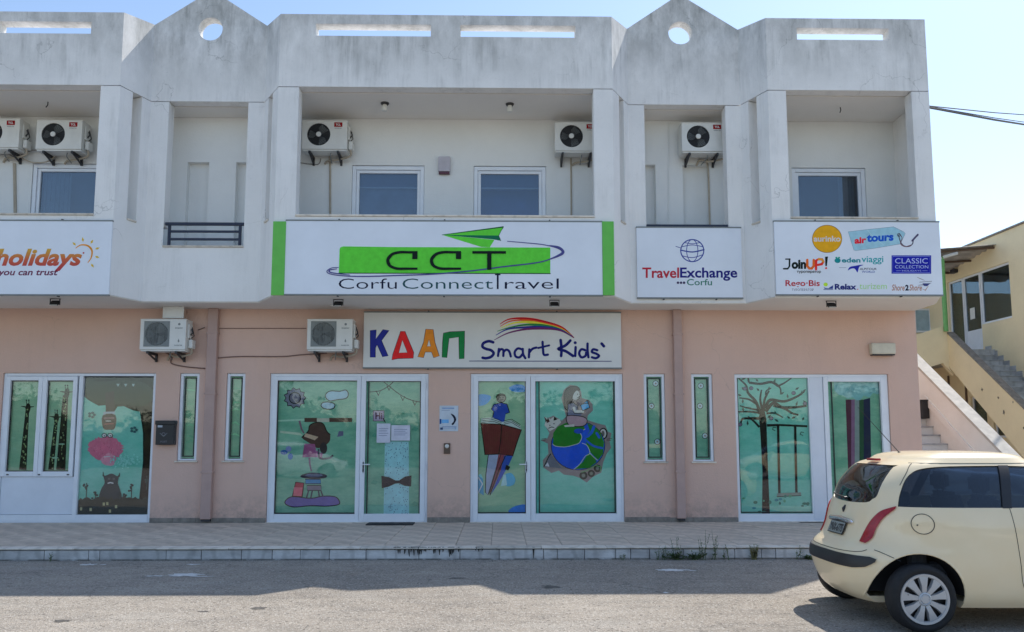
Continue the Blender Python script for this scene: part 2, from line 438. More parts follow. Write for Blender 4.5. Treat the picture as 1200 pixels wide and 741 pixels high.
# ================================================================== SETTING
YW, YF, YN, YK = 14.78, 13.40, 14.05, 11.42      # shop wall, wide bays, narrow bays, kerb
ZS, ZC = 4.04, 7.66                               # soffit of the overhang, balcony ceiling
g = MB(); g.add([(-400, -400, 0), (400, -400, 0), (400, 400, 0), (-400, 400, 0)], [(0, 1, 2, 3)])
road = tag(g.build('road', M['asphalt']), kind='structure')
# raised tiled pavement with marble kerb
g = MB(); g.box(-13, 9.3, YK+.06, 15.0, -.2, .155); pav = tag(g.build('pavement', M['grout']), kind='structure')
def tile_mesh(wd, dp, seed):
    r = random.Random(seed); b = MB()
    j = lambda: r.uniform(-.0012, .0012)
    e = .012
    h = .015
    b.add([(0, 0, 0), (wd, 0, 0), (wd, dp, 0), (0, dp, 0), (0, 0, h-.004), (wd, 0, h-.004), (wd, dp, h-.004), (0, dp, h-.004),
           (e, e, h+j()), (wd-e, e, h+j()), (wd-e, dp-e, h+j()), (e, dp-e, h+j())],
          [(0, 1, 5, 4), (1, 2, 6, 5), (2, 3, 7, 6), (3, 0, 4, 7), (4, 5, 9, 8), (5, 6, 10, 9), (6, 7, 11, 10), (7, 4, 8, 11), (8, 9, 10, 11)])
    me = b.build('tile', M['tile']); d = me.data; bpy.data.objects.remove(me); return d
tms = [tile_mesh(.494, .494, k) for k in range(5)]
random.seed(3)
cnt = 0
for r_ in range(7):
    for c_ in range(44):
        x = -12.6+c_*.5; y = YK+.20+r_*.5
        if y > 14.7: continue
        if cnt >= 300: break
        o = link_mesh('tile', random.choice(tms), pav); cnt += 1
        o.location = (x+.003, y+.003, .1545+random.uniform(-.001, .001)); o.rotation_euler = (random.uniform(-.002, .002), random.uniform(-.002, .002), random.uniform(-.003, .003))
js = [-170, -60, 0, 52, 104, 117, 195, 236, 283, 319, 352, 386, 429, 491, 539, 585, 637, 653, 685, 721, 739, 761, 801, 861, 892, 909, 960, 1020, 1090, 1160]
jx = [X2(p, 650, YK)[0] for p in js]
for i in range(len(jx)-1):
    b = MB(); r = random.uniform(-.004, .004)
    b.bbox(jx[i]+.004, jx[i+1]-.004, YK-.006+r, YK+.06, -.05, .136, .004)
    b.build('kerb_stone', M['marble'], pav)
x = -12.6
while x < 9.2:
    l = random.choice([.9, 1.0, 1.1, .8]); b = MB()
    b.bbox(x+.003, x+l-.003, YK-.025+random.uniform(-.006, .006), YK+.19, .148, .168+random.uniform(-.001, .002), .006)
    b.build('kerb_nosing', M['nosing'], pav); x += l
# dark slime runs under the chipped nosing
mrun = simple('black_runs', (.035, .033, .03), .9)
a = Art(YK-.0135, 300, 541, 3.636)
rr = random.Random(5)
for cx_, n_, spread in ((655, 26, 70), (800, 16, 65), (960, 4, 25), (1180, 2, 12)):
    for k in range(n_):
        xx = cx_+rr.uniform(-spread, spread); L_ = rr.uniform(8, 56)*(1-abs(xx-cx_)/spread*.6)
        a.line([(xx, 364), (xx+rr.uniform(-1, 1), 364+L_*.5), (xx+rr.uniform(-1.5, 1.5), 364+L_)], (rr.uniform(5, 11), 6, 2), mrun, cap=False)
a.build('stain', pav)
# patches of spilt paint and oil on the road: thin sheets with ragged outlines
def blot(px, py, rx, ry, m, seed, z=.004, name='paint_patch'):
    r = random.Random(seed); d = fw + rt*((px-PX0)/F_PX)+up*((PY0-py)/F_PX); t = -EYE/d.z
    cx, cy = d.x*t, d.y*t; pts = []
    for i in range(26):
        q = 2*pi*i/26; k = 1+r.uniform(-.42, .3); pts.append((cx+rx*cos(q)*k, cy+ry*sin(q)*k))
    b = MB(); b.add([(p[0], p[1], z) for p in pts], [orient(pts, t_) for t_ in tessellate_polygon([[Vector((*p, 0)) for p in pts]])])
    b.build(name, m, road)
mw = simple('spilt_white_paint', (.62, .62, .60), .8, var=.2, scale=20); mo = simple('oil_spot', (.10, .092, .082), .7, var=.3, scale=12)
for k, (px, py, rx, ry) in enumerate([(218, 674, .20, .11), (182, 675.5, .13, .035), (236, 676, .12, .03), (104, 662, .12, .07), (121, 662, .05, .03), (226, 662, .09, .04), (788, 668.5, .20, .09), (812, 669, .06, .03), (780, 695, .03, .04)]):
    blot(px, py, rx, ry, mw, k)
for k, (px, py, rx, ry) in enumerate([(646, 688, .10, .09), (304, 713, .08, .07), (73, 728, .08, .05), (238, 717, .05, .03), (503, 680, .03, .02), (536, 678, .10, .04)]):
    blot(px, py, rx, ry, mo, 30+k, .003, 'oil_patch')

# ================================================================== MAIN BUILDING
B = empty('shop_building', (0, YF, 0), 'two storey building with pink shop floor below and weathered white balconies with gabled parapet above', 'building')
def part(mb, name, m=None, parent=None): return mb.build(name, m, parent or B)
# shop openings (px, measured on the wall plane)
OP = {'A': (-2, 440, 179, 613), 'B': (209, 438, 232, 540), 'C': (264, 438, 286, 540), 'D': (314, 437, 501.5, 614), 'E': (551, 437, 731, 613.5),
      'F': (755, 437, 780, 541), 'G': (811, 437, 836, 541), 'H': (863, 438, 1045, 614)}
O = {k: R4(*v, YW) for k, v in OP.items()}
zt = sum(O[k][3] for k in O)/len(O)
for k in O:
    x0, x1, z0, z1 = O[k]; O[k] = (x0, x1, .17 if z0 < .6 else z0, zt)
XL, XR = -12.4, 7.74
# ground floor wall: outline notched by the openings
def wall_with(openings, x0, x1, z0, z1, Y0, Y1):
    mb = MB(); ops = sorted(openings); cur = x0
    for a0, a1, b0, b1 in ops:
        mb.box(cur, a0, Y0, Y1, z0, z1); mb.box(a0, a1, Y0, Y1, b1, z1)
        if b0 > z0+.01: mb.box(a0, a1, Y0, Y1, z0, b0)
        cur = a1
    mb.box(cur, x1, Y0, Y1, z0, z1); return mb
mb = wall_with(list(O.values()), XL, XR, .17, ZS, YW, YW+.30)
mb.box(XL, XL+.3, YW+.30, 24, 0, ZS); mb.box(XR-.3, XR, YW+.30, 24, 0, ZS); mb.box(XL, XR, 24, 24.3, 0, ZS)
part(mb, 'shop_wall', M['pink'])
# skirting stones between the openings
cur = XL
for k in sorted(O, key=lambda q: O[q][0]):
    x0, x1, z0, z1 = O[k]
    if z0 > .3: continue
    if x0-cur > .2:
        n = max(1, int((x0-cur)/.35)); s_ = (x0-cur)/n
        for i in range(n):
            b = MB(); b.bbox(cur+i*s_+.002, cur+(i+1)*s_-.002, YW-.014, YW+.01, .17, .255+random.uniform(-.006, .006), .003); part(b, 'skirting_tile', M['skirt'])
    cur = x1
b = MB(); b.bbox(cur, XR, YW-.014, YW+.01, .17, .255, .003); part(b, 'skirting_tile', M['skirt'])

# ---- the folded front of the upper floor
BAY = [(-12.76, 14.05), (-12.49, 13.40), (-6.47, 13.40), (-6.22, 14.05), (-4.20, 14.05), (-3.78, 13.40), (1.955, 13.40), (2.33, 14.05), (4.36, 14.05), (4.65, 13.40), (7.46, 13.40), (7.74, 14.05)]
def off(pl, d):
    """shift a plan polyline inward (to +y) by d, mitred"""
    out = []
    for i, p in enumerate(pl):
        ns = []
        for a, b in ((i-1, i), (i, i+1)):
            if a < 0 or b >= len(pl): continue
            dx, dy = pl[b][0]-pl[a][0], pl[b][1]-pl[a][1]; l = hypot(dx, dy); ns.append(Vector((-dy/l, dx/l)))
        n = sum(ns, Vector((0, 0))); n.normalize(); k = d/max(.5, n.dot(ns[0]))
        out.append((p[0]+n.x*k, p[1]+n.y*k))
    return out
TH = .24
INN = off(BAY, TH)
def lerp(a, b, t): return (a[0]+(b[0]-a[0])*t, a[1]+(b[1]-a[1])*t)
# wide and narrow openings on each plan segment
OPEN = {1: [(-12.1, -6.80)], 3: [(-5.90, -4.49)], 5: [(-3.43, 1.625)], 7: [(2.62, 4.09)], 9: [(4.965, 7.155)]}
SW, SN = 5.385, 5.00            # sill heights: wide bays, narrow bays
sp = MB()
for i in range(len(BAY)-1):
    p, q, pi_, qi = BAY[i], BAY[i+1], INN[i], INN[i+1]
    if i in (3, 7):              # narrow plane: lower sill between the columns
        a, b2 = OPEN[i][0]; ta, tb = (a-p[0])/(q[0]-p[0]), (b2-p[0])/(q[0]-p[0])
        sp.prism([p, lerp(p, q, ta), lerp(pi_, qi, ta), pi_], ZS, SW)
        sp.prism([lerp(p, q, ta), lerp(p, q, tb), lerp(pi_, qi, tb), lerp(pi_, qi, ta)], ZS, SN)
        sp.prism([lerp(p, q, tb), q, qi, lerp(pi_, qi, tb)], ZS, SW)
    else: sp.prism([p, q, qi, pi_], ZS, SW)
sp.box(7.50, 7.74, 14.29, 24, ZS, SW); sp.box(-12.76, -12.5, 14.29, 24, ZS, SW)
part(sp, 'spandrel_wall', M['white'])
# columns, each with its bend round a chamfer
def column(pl, z0, z1=ZC-.006):
    b = MB(); b.prism(pl+off(pl, TH-.004)[::-1], z0, z1); part(b, 'column', M['white'])
e1, e2 = .40, .70
def near(p, d, k): return (p[0]+k*d, p[1])
for i in range(len(BAY)-1):
    p, q = BAY[i], BAY[i+1]
    if i in (2, 6): # wide -> narrow
        column([(OPEN[i-1][0][1], 13.4), p, lerp(p, q, e1)], SW)
        column([lerp(p, q, e2), q, (OPEN[i+1][0][0], 14.05)], SW)
    if i in (4, 8): # narrow -> wide
        column([(OPEN[i-1][0][1], 14.05), p, lerp(p, q, 1-e2)], SW)
        column([lerp(p, q, 1-e1), q, (OPEN[i+1][0][0], 13.4)], SW)
column([(OPEN[9][0][1], 13.4), BAY[10], lerp(BAY[10], BAY[11], e1)], SW); column([lerp(BAY[10], BAY[11], e2), BAY[11], (7.741, 14.4)], SW)
column([BAY[0], BAY[1], (-12.1, 13.4)], SW)
# short fill between the narrow sill and column foot is part of the spandrel; window ledges of pale stone
for i, op in OPEN.items():
    a, b2 = op[0]; Y = 13.4 if i in (1, 5, 9) else 14.05; z = SW if Y == 13.4 else SN
    s_ = MB(); s_.bbox(a-.0, b2+.0, Y-.025, Y+TH+.02, z+.003, z+.035, .006); part(s_, 'ledge', M['nosing'])
for i in (2, 4, 6, 8):           # foot of each slit
    p, q = BAY[i], BAY[i+1]; t0, t1 = (e1, e2) if i in (2, 6) else (1-e2, 1-e1)
    s_ = MB(); pl = [lerp(p, q, t0+.01), lerp(p, q, t1-.01)]; s_.prism(off(pl, -.02)+off(pl, .22)[::-1], SW+.003, SW+.03); part(s_, 'ledge', M['nosing'])
# slabs: soffit, balcony ceiling / roof
s_ = MB(); s_.prism([(x, y+.0) for x, y in off(BAY, .012)]+[(7.728, 24), (-12.74, 24)], ZS-.0, ZS+.22)
sof = MB(); sof.prism(off(BAY, .02)+[(7.72, 24.2), (-12.74, 24.2)], ZS-.014, ZS+.0-.002); part(sof, 'soffit', M['ceil'])
fl = MB(); fl.prism(off(BAY, TH+.01)+[(7.48, 23.9), (-12.4, 23.9)], ZS+.006, ZS+.30); part(fl, 'balcony_floor', M['ceil'])
rf = MB(); rf.prism(off(BAY, TH+.01)+[(7.72, 24.2), (-12.74, 24.2)], ZC, ZC+.32); part(rf, 'balcony_ceiling', M['ceil'])
# ---- parapet: slots, gables with a round hole
ZP, ZV, ZG = 8.975, 9.10, 9.76
def panel(mb, p, q, outl, holes, th=.22):
    dx, dy = q[0]-p[0], q[1]-p[1]; l = hypot(dx, dy); ux, uy = dx/l, dy/l; nx, ny = -uy, ux
    mb.extr([outl]+holes, lambda a, b, d: (p[0]+ux*a+nx*d, p[1]+uy*a+ny*d, b), 0, th)
ZB = ZC+.008
pp = MB()
SL = {1: [(-11.7, -9.9), (-9.4+.8, -7.02)], 5: [(-3.17, -1.185), (-.675, 1.325)], 9: [(5.195, 6.815)]}
for i in range(len(BAY)-1):
    p, q = BAY[i], BAY[i+1]; L_ = hypot(q[0]-p[0], q[1]-p[1])
    if i in SL:
        hs = [[(a-p[0], 8.585), (b2-p[0], 8.585), (b2-p[0], 8.80), (a-p[0], 8.80)] for a, b2 in SL[i]]
        panel(pp, p, q, [(0, ZB), (L_, ZB), (L_, ZP), (0, ZP)], hs)
    elif i in (3, 7):
        cx = {3: -5.22, 7: 3.305}[i]-p[0]; zz = 9.03
        h = [(cx+.218*cos(2*pi*k/32), zz+.218*sin(2*pi*k/32)) for k in range(32)]
        panel(pp, p, q, [(0, ZB), (L_, ZB), (L_, ZV), (cx+.02, ZG), (cx-.02, ZG), (0, ZV)], [h])
    else:
        up_ = i in (2, 6, 10)
        panel(pp, p, q, [(0, ZB), (L_, ZB), (L_, ZV if up_ else ZP), (0, ZP if up_ else ZV)], [])
pp.box(7.52, 7.74, 14.27, 24.2, ZB, ZP-.01); pp.box(-12.76, -12.54, 14.27, 24.2, ZB, ZP-.01); pp.box(-12.5, 7.5, 24, 24.2, ZC+.33, ZP-.2)
part(pp, 'parapet', M['white'])
# ---- back wall of the balconies with its windows
UW = {'a': R4(36, 193, 120, 268, YW), 'b': R4(412, 192, 497, 268, YW), 'c': R4(555, 192, 640, 268, YW), 'd': R4(929, 192, 1015.5, 268, YW)}
uw = {k: (v[0], v[1], v[2], 6.76) for k, v in UW.items()}
ew = MB(); ew.box(7.50, 7.739, 14.29, YW+.3, SW, ZC-.003); part(ew, 'end_wall', M['white'])
NI = []
for a_, c_ in ((217.5, 243), (275, 300), (750, 769), (801, 832)):
    x0, x1, z0, z1 = R4(a_, 190, c_, 300, YW); NI.append((x0, x1, ZS+.31, 6.80))
bw = wall_with(list(uw.values())+NI, -12.5, 7.5, ZS+.301, ZC-.002, YW, YW+.3)
part(bw, 'balcony_wall', M['whitein'])
# shallow niches of the narrow bays
for x0, x1, z0, z1 in NI:
    b = MB(); b.box(x0, x1, YW+.13, YW+.16, z0, z1); part(b, 'niche_back', M['whitein'])
# ---- window helper
def frame(mb, x0, x1, z0, z1, y0, y1, w_, wb=None, wt=None):
    wb = wb or w_; wt = wt or w_
    mb.bbox(x0, x0+w_, y0, y1, z0, z1, .004); mb.bbox(x1-w_, x1, y0, y1, z0, z1, .004)
    mb.bbox(x0+w_+.0006, x1-w_-.0006, y0+.001, y1-.001, z0, z0+wb, .004); mb.bbox(x0+w_+.0006, x1-w_-.0006, y0+.001, y1-.001, z1-wt, z1, .004)
def pane(parent, x0, x1, z0, z1, y, m=None, name='pane'):
    b = MB(); b.box(x0, x1, y, y+.006, z0, z1); return b.build(name, m or M['glass'], parent)
for k, (x0, x1, z0, z1) in uw.items():
    f_ = MB(); frame(f_, x0+.005, x1-.005, z0, z1-.01, YW+.02, YW+.10, .07); frame(f_, x0+.078, x1-.078, z0+.08, z1-.085, YW+.045, YW+.10, .055)
    f_.mat(M['alu'])
    wn = part(f_, 'window', M['alu'])
    pane(wn, x0+.13, x1-.13, z0+.13, z1-.135, YW+.075, M['upglass'])
    b = MB(); b.box(x0+.02, x1-.02, YW+.45, YW+.46, z0, z1); b.box(x0+.02, x0+.03, YW+.12, YW+.45, z0, z1); b.box(x1-.03, x1-.02, YW+.12, YW+.45, z0, z1); b.build('window_backing', simple('blue_room', (.03, .13, .36), .6) if k == 'c' else M['room'], wn)
    if k in 'ad':
        b = MB(); s0, s1 = ((x0+.13, x0+.62) if k == 'a' else (x0+.95, x1-.13)); 
        for q in range(12):
            t0 = s0+(s1-s0)*q/12; b.box(t0, t0+(s1-s0)/12-.004, YW+.20+.012*(q % 2), YW+.206+.012*(q % 2), z0+.1, z1-.1)
        b.build('curtain', simple('curtain_'+k, (.20, .25, .25), .9), wn)
    else:
        b = MB(); b.mat(M['blind']); b.box(x0+.12, x1-.12, YW+.16, YW+.17, 6.38, z1-.1); b.mat(M['acw']); b.box(x0+.12, x1-.12, YW+.15, YW+.18, 6.36, 6.385)
        b.build('roller_blind', None, wn)
        if k == 'b':
            b = MB(); b.box(x0+.12, x1-.12, YW+.22, YW+.225, z0+.1, z1-.12); b.build('curtain', simple('sheer_curtain', (.30, .35, .40), .9, var=.35, scale=1.5), wn)
# railings of the narrow bays
for (a_, b2) in ((-5.88, -4.50), (2.63, 4.08)):
    r = MB(); y = 14.05+.035
    r.bbox(a_, b2, y-.03, y+.03, 5.405, 5.455, .006)
    for z in (5.155, 5.295): r.bbox(a_+.06, b2-.06, y-.015, y+.015, z-.02, z+.02, .003)
    for x in (a_+.05, b2-.09): r.bbox(x, x+.045, y-.02, y+.02, SN+.036, 5.406, .003)
    part(r, 'railing', M['navy_metal'])

# ================================================================== SHOPFRONTS (all parts of the building)
GR = (92, 158, 130)
def paper(name, c1, c2):
    m, t, b = newmat(name); p = wpos(t)
    n = ramp(t, noise(t, p, 1.6, 7, .7, (1, 1, 2.2)), .38, .64); c = mix(t, n, c1, c2)
    n = ramp(t, noise(t, p, 9, 4, .8, (1, 1, 3)), .5, .8); c = mix(t, mathn(t, 'MULTIPLY', n, .4), c, tuple(v*.65 for v in c1))
    t.links.new(c, b.inputs[0]); b.inputs['Roughness'].default_value = .8; return m
P1 = paper('painted_paper_green', (.17, .49, .33), (.33, .66, .47))
P2 = paper('painted_paper_teal', (.18, .66, .51), (.30, .76, .63))
P3 = paper('painted_paper_lime', (.28, .58, .36), (.44, .69, .45))
YG = YW+.075     # glass plane
YA = YW+.112     # painted paper behind the glass
def sash(x0, x1, z0, z1, w_, wb, par, name='sash', y0=.035):
    f_ = MB(); frame(f_, x0, x1, z0, z1, YW+y0, YW+y0+.06, w_, wb); return f_.build(name, M['alu'], par)
def door_set(key): # outer frame
    x0, x1, z0, z1 = O[key]; f_ = MB(); frame(f_, x0+.004, x1-.004, z0+.002, z1-.004, YW+.03, YW+.12, .05, .03); return part(f_, 'door_frame' if z0 < .3 else 'window', M['alu'])
def backing(par, x0, x1, z0, z1, m, name='painted_paper'):
    b = MB(); b.box(x0-.045, x1+.045, YA, YA+.01, z0-.03, z1+.03); return b.build(name, m, par)
def rub(x0, x1, z0, z1, par):
    f_ = MB(); w_ = .016; y = YG-.006
    f_.box(x0-.002, x0+w_, y, y+.02, z0, z1); f_.box(x1-w_, x1+.002, y, y+.02, z0, z1); f_.box(x0+w_, x1-w_, y, y+.0195, z0-.002, z0+w_); f_.box(x0+w_, x1-w_, y, y+.0195, z1-w_, z1+.002)
    f_.build('gasket', M['black'], par)
def handle(x, z, par, d=1):
    b = MB(); b.mat(M['alu']); b.bbox(x-.018, x+.018, YW+.02, YW+.035, z-.11, z+.09, .005); b.tube([(x, YW+.03, z+.04), (x, YW-.03, z+.04), (x+.02*d, YW-.035, z+.04), (x+.13*d, YW-.035, z+.04)], .010, 8)
    b.mat(M['black']); b.tube([(x, YW+.021, z-.06), (x, YW+.015, z-.06)], .012, 10)
    b.build('handle', None, par)
def glazed(px0, py0, px1, py1, par, m, g=True):
    x0, x1, z0, z1 = R4(px0, py0, px1, py1, YW+.07)
    backing(par, x0, x1, z0, z1, m); pane(par, x0+.001, x1-.001, z0, z1, YG); rub(x0, x1, z0, z1, par)
    return x0, x1, z0, z1
K = C(12, 13, 15)            # black outline
# narrow slit windows
for key in 'BCFG':
    x0, x1, z0, z1 = O[key]
    wn = door_set(key); wn.name = 'window'
    ins = .075
    backing(wn, x0+ins, x1-ins, z0+.07, z1-.08, P3 if key in 'BC' else P1); pane(wn, x0+ins, x1-ins, z0+.07, z1-.08, YG); rub(x0+ins, x1-ins, z0+.07, z1-.08, wn)
    s_ = MB(); s_.bbox(x0-.03, x1+.03, YW-.03, YW+.06, z0-.03, z0-.001, .004); s_.build('sill', M['nosing'], wn)
    if key in 'FG':
        a = Art(YA, 600, 350, 3.636)
        for (cx, cy) in {'F': ((612, 362), (594, 458), (619, 610)), 'G': ((804, 372), (801, 458), (822, 585))}[key]:
            for k in range(6): a.ell(cx+8*cos(k*pi/3), cy+8*sin(k*pi/3), 5.5, 5.5, C(150, 175, 180), 8)
            a.ring(cx, cy, 12, 12, 1.6, K, 14); a.ell(cx, cy, 4, 4, C(120, 100, 110), 8)
        a.build('painting', wn)
    else:
        a = Art(YA, 0, 350, 3.636); r = random.Random(ord(key)); cx = 812 if key == 'B' else 1003
        for k in range(7):
            y = 345+k*48+r.uniform(-15, 15); a.line([(cx-26, y), (cx, y-6+r.uniform(-9, 9)), (cx+24, y+r.uniform(-10, 10))], (1, 8, 2), C(*r.choice([(126, 178, 140), (110, 160, 128)])))
        a.build('painting', wn)

# grit gathered along the foot of the kerb and strewn on the road
r = random.Random(21); b = MB()
for k in range(900):
    near_ = k < 520
    x = r.uniform(-8.5, 6.5); y = (YK-.012-abs(r.gauss(0, .07))) if near_ else r.uniform(6.2, 11.2)
    s_ = r.uniform(.004, .011) if near_ else r.uniform(.004, .009); q = r.uniform(0, 6)
    P_ = [(x+s_*cos(q+i*2.1)*r.uniform(.7, 1.3), y+s_*sin(q+i*2.1)*r.uniform(.7, 1.3), .001) for i in range(3)]
    b.add(P_+[(x, y, s_*r.uniform(.6, 1.1))], [(0, 1, 3), (1, 2, 3), (2, 0, 3)])
tag(b.build('grit', simple('grit_stone', (.36, .32, .27), .9, var=.5, scale=40)), kind='stuff')
# ---- A: window pair over a white panel, then the fixed monster-painting pane
x0, x1, z0, z1 = O['A']
fA = door_set('A')
b = MB(); pxs = X2(90, 520, YW)[0]; b.bbox(pxs-.035, pxs+.035, YW+.028, YW+.118, z0+.04, z1-.055, .004)
b.bbox(x0+.06, x1-.06, YW+.032, YW+.11, z0+.033, z0+.14, .004); b.build('mullion', M['alu'], fA)
zz = X2(45, 559, YW)[1]
b = MB(); b.bbox(x0+.06, pxs-.038, YW+.05, YW+.08, z0+.145, zz, .004); b.build('white_panel', M['alu2'], fA)
a1 = X2(3, 500, YW)[0]; am = X2(46, 500, YW)[0]; a2 = X2(87, 500, YW)[0]
zt_, zb_ = z1-.06, zz+.003
for i, (u0, u1) in enumerate(((a1, am), (am+.004, a2))):
    s_ = sash(u0, u1, zb_, zt_, .075, .09, fA, 'sash', .02)
    backing(s_, u0+.078, u1-.078, zb_+.09, zt_-.08, P3); pane(s_, u0+.078, u1-.078, zb_+.09, zt_-.08, YG-.01); rub(u0+.075, u1-.075, zb_+.09, zt_-.078, s_)
    a = Art(YA, 0, 430, 3.9)
    G = C(16, 17, 17); r = random.Random(i)
    def giraffe(top, bot, w0, w1, head, horns=True):
        a.line([top, lerp(top, bot, .5), bot], (w0, (w0+w1)/2, w1), G, cap=False)
        hx, hy = head
        a.poly([(hx-10, hy+6), (hx-6, hy-14), (hx+2, hy-20), (hx+12, hy-14), (hx+14, hy+6), (hx+8, hy+24), (hx-6, hy+24)], G)
        for s in (-4, 7): a.line([(hx+s, hy-16), (hx+s-1, hy-32)], 3, G); a.ell(hx+s-1, hy-33, 3.4, 3.4, G, 8)
        a.line([(hx-8, hy-2), (hx-30, hy-6)], (7, 2), G); a.line([(hx+10, hy-2), (hx+30, hy-4)], (7, 2), G)
        for k in range(26):
            t = r.uniform(.02, .98); p = lerp(top, bot, t); ww = (w0+(w1-w0)*t)*.34
            a.ell(p[0]+r.uniform(-ww, ww), p[1], r.uniform(2, 4.2), r.uniform(2.5, 6), C(112, 132, 92), 6)
    if i == 0: giraffe((126, 190), (104, 471), 16, 34, (126, 186))
    else: giraffe((258, 235), (233, 471), 15, 26, (256, 232)); giraffe((300, 130), (278, 471), 24, 42, (304, 118))
    for k in range(8):
        y = r.uniform(80, 440); x_ = r.uniform(58, 158) if i == 0 else r.uniform(212, 330); a.ell(x_, y, r.uniform(5, 18), r.uniform(2, 5), C(128, 165, 140), 8)
    a.build('painting', s_)
for q in (8, 45, 79):
    b = MB(); xx, zz2 = X2(q, 556.5, YW); b.bbox(xx-.02, xx+.02, YW+.012, YW+.03, zz2-.01, zz2+.012, .003); b.build('hinge', M['dark'], fA)
# monster pane
u0, u1, v0, v1 = glazed(92.5, 441.5, 179, 604.5, fA, P2)
a = Art(YA, 85, 430, 3.9)
DK, BR, TL = C(11, 13, 14), C(30, 20, 18), C(70, 175, 150)
a.poly([(45, 40), (384, 40), (356, 682), (300, 682), (305, 600), (322, 430), (322, 300), (308, 205), (280, 200), (255, 190), (235, 180), (205, 182), (195, 200), (160, 205), (150, 175), (120, 178), (95, 165), (70, 150), (46, 128)], DK)
a.poly([(384, 100), (384, 200), (356, 682), (312, 682), (328, 430), (330, 300), (312, 202)], BR)
a.poly(smooth([(60, 60), (140, 70), (220, 60), (330, 75), (372, 120), (350, 165), (300, 180), (230, 172), (120, 168), (70, 140)], 4, True), C(26, 42, 34))
for k in (200, 235, 270): a.poly([(k, 78), (k+16, 78), (k+8, 92)], C(140, 160, 160))
# squared-off creature hanging from the branch
a.poly([(150, 120), (190, 110), (193, 210), (152, 210)], C(46, 34, 38)); a.poly([(142, 206), (195, 204), (192, 222), (140, 224)], C(150, 160, 165))
a.poly(smooth([(138, 222), (196, 220), (194, 280), (168, 288), (140, 280)], 3, True), C(44, 36, 44)); a.line([(146, 236), (188, 234)], 9, C(120, 90, 95)); a.line([(148, 262), (188, 260)], 4, C(140, 70, 75))
a.ell(164, 248, 14, 3, C(165, 165, 160), 10)
# shaggy pink creature
r = random.Random(2); n = 60
a.poly([(152+(78+r.uniform(-7, 9))*cos(2*pi*k/n), 372+(52+r.uniform(-5, 9))*sin(2*pi*k/n)) for k in range(n)], C(178, 100, 122))
a.poly([(165+(34+r.uniform(-4, 5))*cos(2*pi*k/24), 425+(28+r.uniform(-4, 4))*sin(2*pi*k/24)) for k in range(24)], C(192, 130, 145))
for k in range(60):
    q = r.uniform(0, 2*pi); d = r.uniform(.2, .95); x_, y_ = 152+74*d*cos(q), 372+48*d*sin(q); a.line([(x_, y_), (x_+r.uniform(-3, 3), y_+r.uniform(5, 10))], 1.6, C(*r.choice([(150, 80, 100), (200, 125, 145)])), cap=False)
for cx in (146, 173): a.ell(cx, 314, 12, 11, DK, 16); a.ell(cx, 314, 9, 8, C(185, 195, 195), 14); a.ell(cx+1, 316, 3, 3, DK, 8)
a.line([(146, 412), (172, 410)], 4, C(200, 200, 200))
# dark horned creature in the grass
a.poly(smooth([(128, 606), (132, 560), (148, 530), (140, 492), (150, 498), (180, 488), (206, 500), (216, 488), (208, 530), (218, 560), (220, 606)], 4, True), C(40, 50, 56))
a.line([(142, 500), (141, 480)], (6, 2), DK); a.line([(214, 502), (217, 484)], (6, 2), DK); a.ell(168, 512, 6, 5, C(70, 80, 84), 10); a.ell(190, 512, 6, 5, C(70, 80, 84), 10); a.line([(164, 532), (174, 529), (186, 532)], 6, C(190, 195, 190))
# ground and flowers
pts = [(23, 682), (28, 612)]+[(28+k*10, 600+r.uniform(-8, 8)) for k in range(1, 33)]+[(356, 682)]
a.poly(pts, C(40, 46, 42))
for (x_, y_, h_) in ((64, 602, 70), (270, 602, 62), (232, 602, 20), (105, 604, 22), (340, 560, 60)):
    a.line([(x_, y_), (x_+2, y_-h_)], 4, C(44, 56, 54))
    for k in range(6): a.ell(x_+r.uniform(-14, 14), y_-h_+r.uniform(-8, 30), 5, 5, C(44, 56, 54), 8)
for (x_, y_) in ((140, 620), (156, 618), (196, 632), (36, 642), (168, 652), (80, 645)): a.rect(x_, y_, x_+10, y_+14, C(165, 160, 120))
for (cx, cy) in ((90, 220), (282, 288)):
    for k in range(5): a.ell(cx+12*cos(k*1.26), cy+10*sin(k*1.26), 7, 6, C(48, 84, 88), 8)
for k in range(90):
    x_, y_ = r.gauss(250, 34), r.gauss(432, 14)
    if x_ < 312: a.ell(x_, y_, r.uniform(2, 6), r.uniform(2, 6), C(130, 195, 175), 6)
a.build('painting', fA)

# ---- D: fixed pane with the hat-girl painting + glazed door
fD = door_set('D')
x0, x1, z0, z1 = O['D']
xm = X2(421.5, 520, YW)[0]
s_ = sash(x0+.05, xm, z0+.03, z1-.055, .075, .115, fD)
glazed(323.5, 446, 419.5, 602, s_, P1)
a = Art(YA, 315, 435, 4.118)
PU, GY, HT = C(112, 104, 125), C(96, 100, 118), C(70, 50, 46)
n = 11
a.poly([(126+(54 if k % 2 == 0 else 43)*cos(pi*k/n), 130+(50 if k % 2 == 0 else 40)*sin(pi*k/n)) for k in range(2*n)], GY)
a.line([(126+(54 if k % 2 == 0 else 43)*cos(pi*k/n), 130+(50 if k % 2 == 0 else 40)*sin(pi*k/n)) for k in range(2*n)], 3, K, closed=True)
a.ell(126, 130, 27, 27, C(88, 90, 108)); a.ring(126, 130, 27, 27, 3, K)
for cl in ([(275, 128), (278, 108), (300, 96), (340, 98), (372, 92), (384, 112), (372, 132), (330, 138), (296, 144)], [(252, 166), (262, 152), (290, 150), (318, 160), (312, 180), (284, 184), (262, 178)]):
    a.poly(smooth(cl, 5, True), C(138, 168, 180)); a.line(smooth(cl, 5, True), 3, K, closed=True)
a.rect(172, 226, 232, 246, HT); a.rect(232, 228, 292, 246, C(165, 165, 150)); a.rect(292, 226, 402, 246, HT)
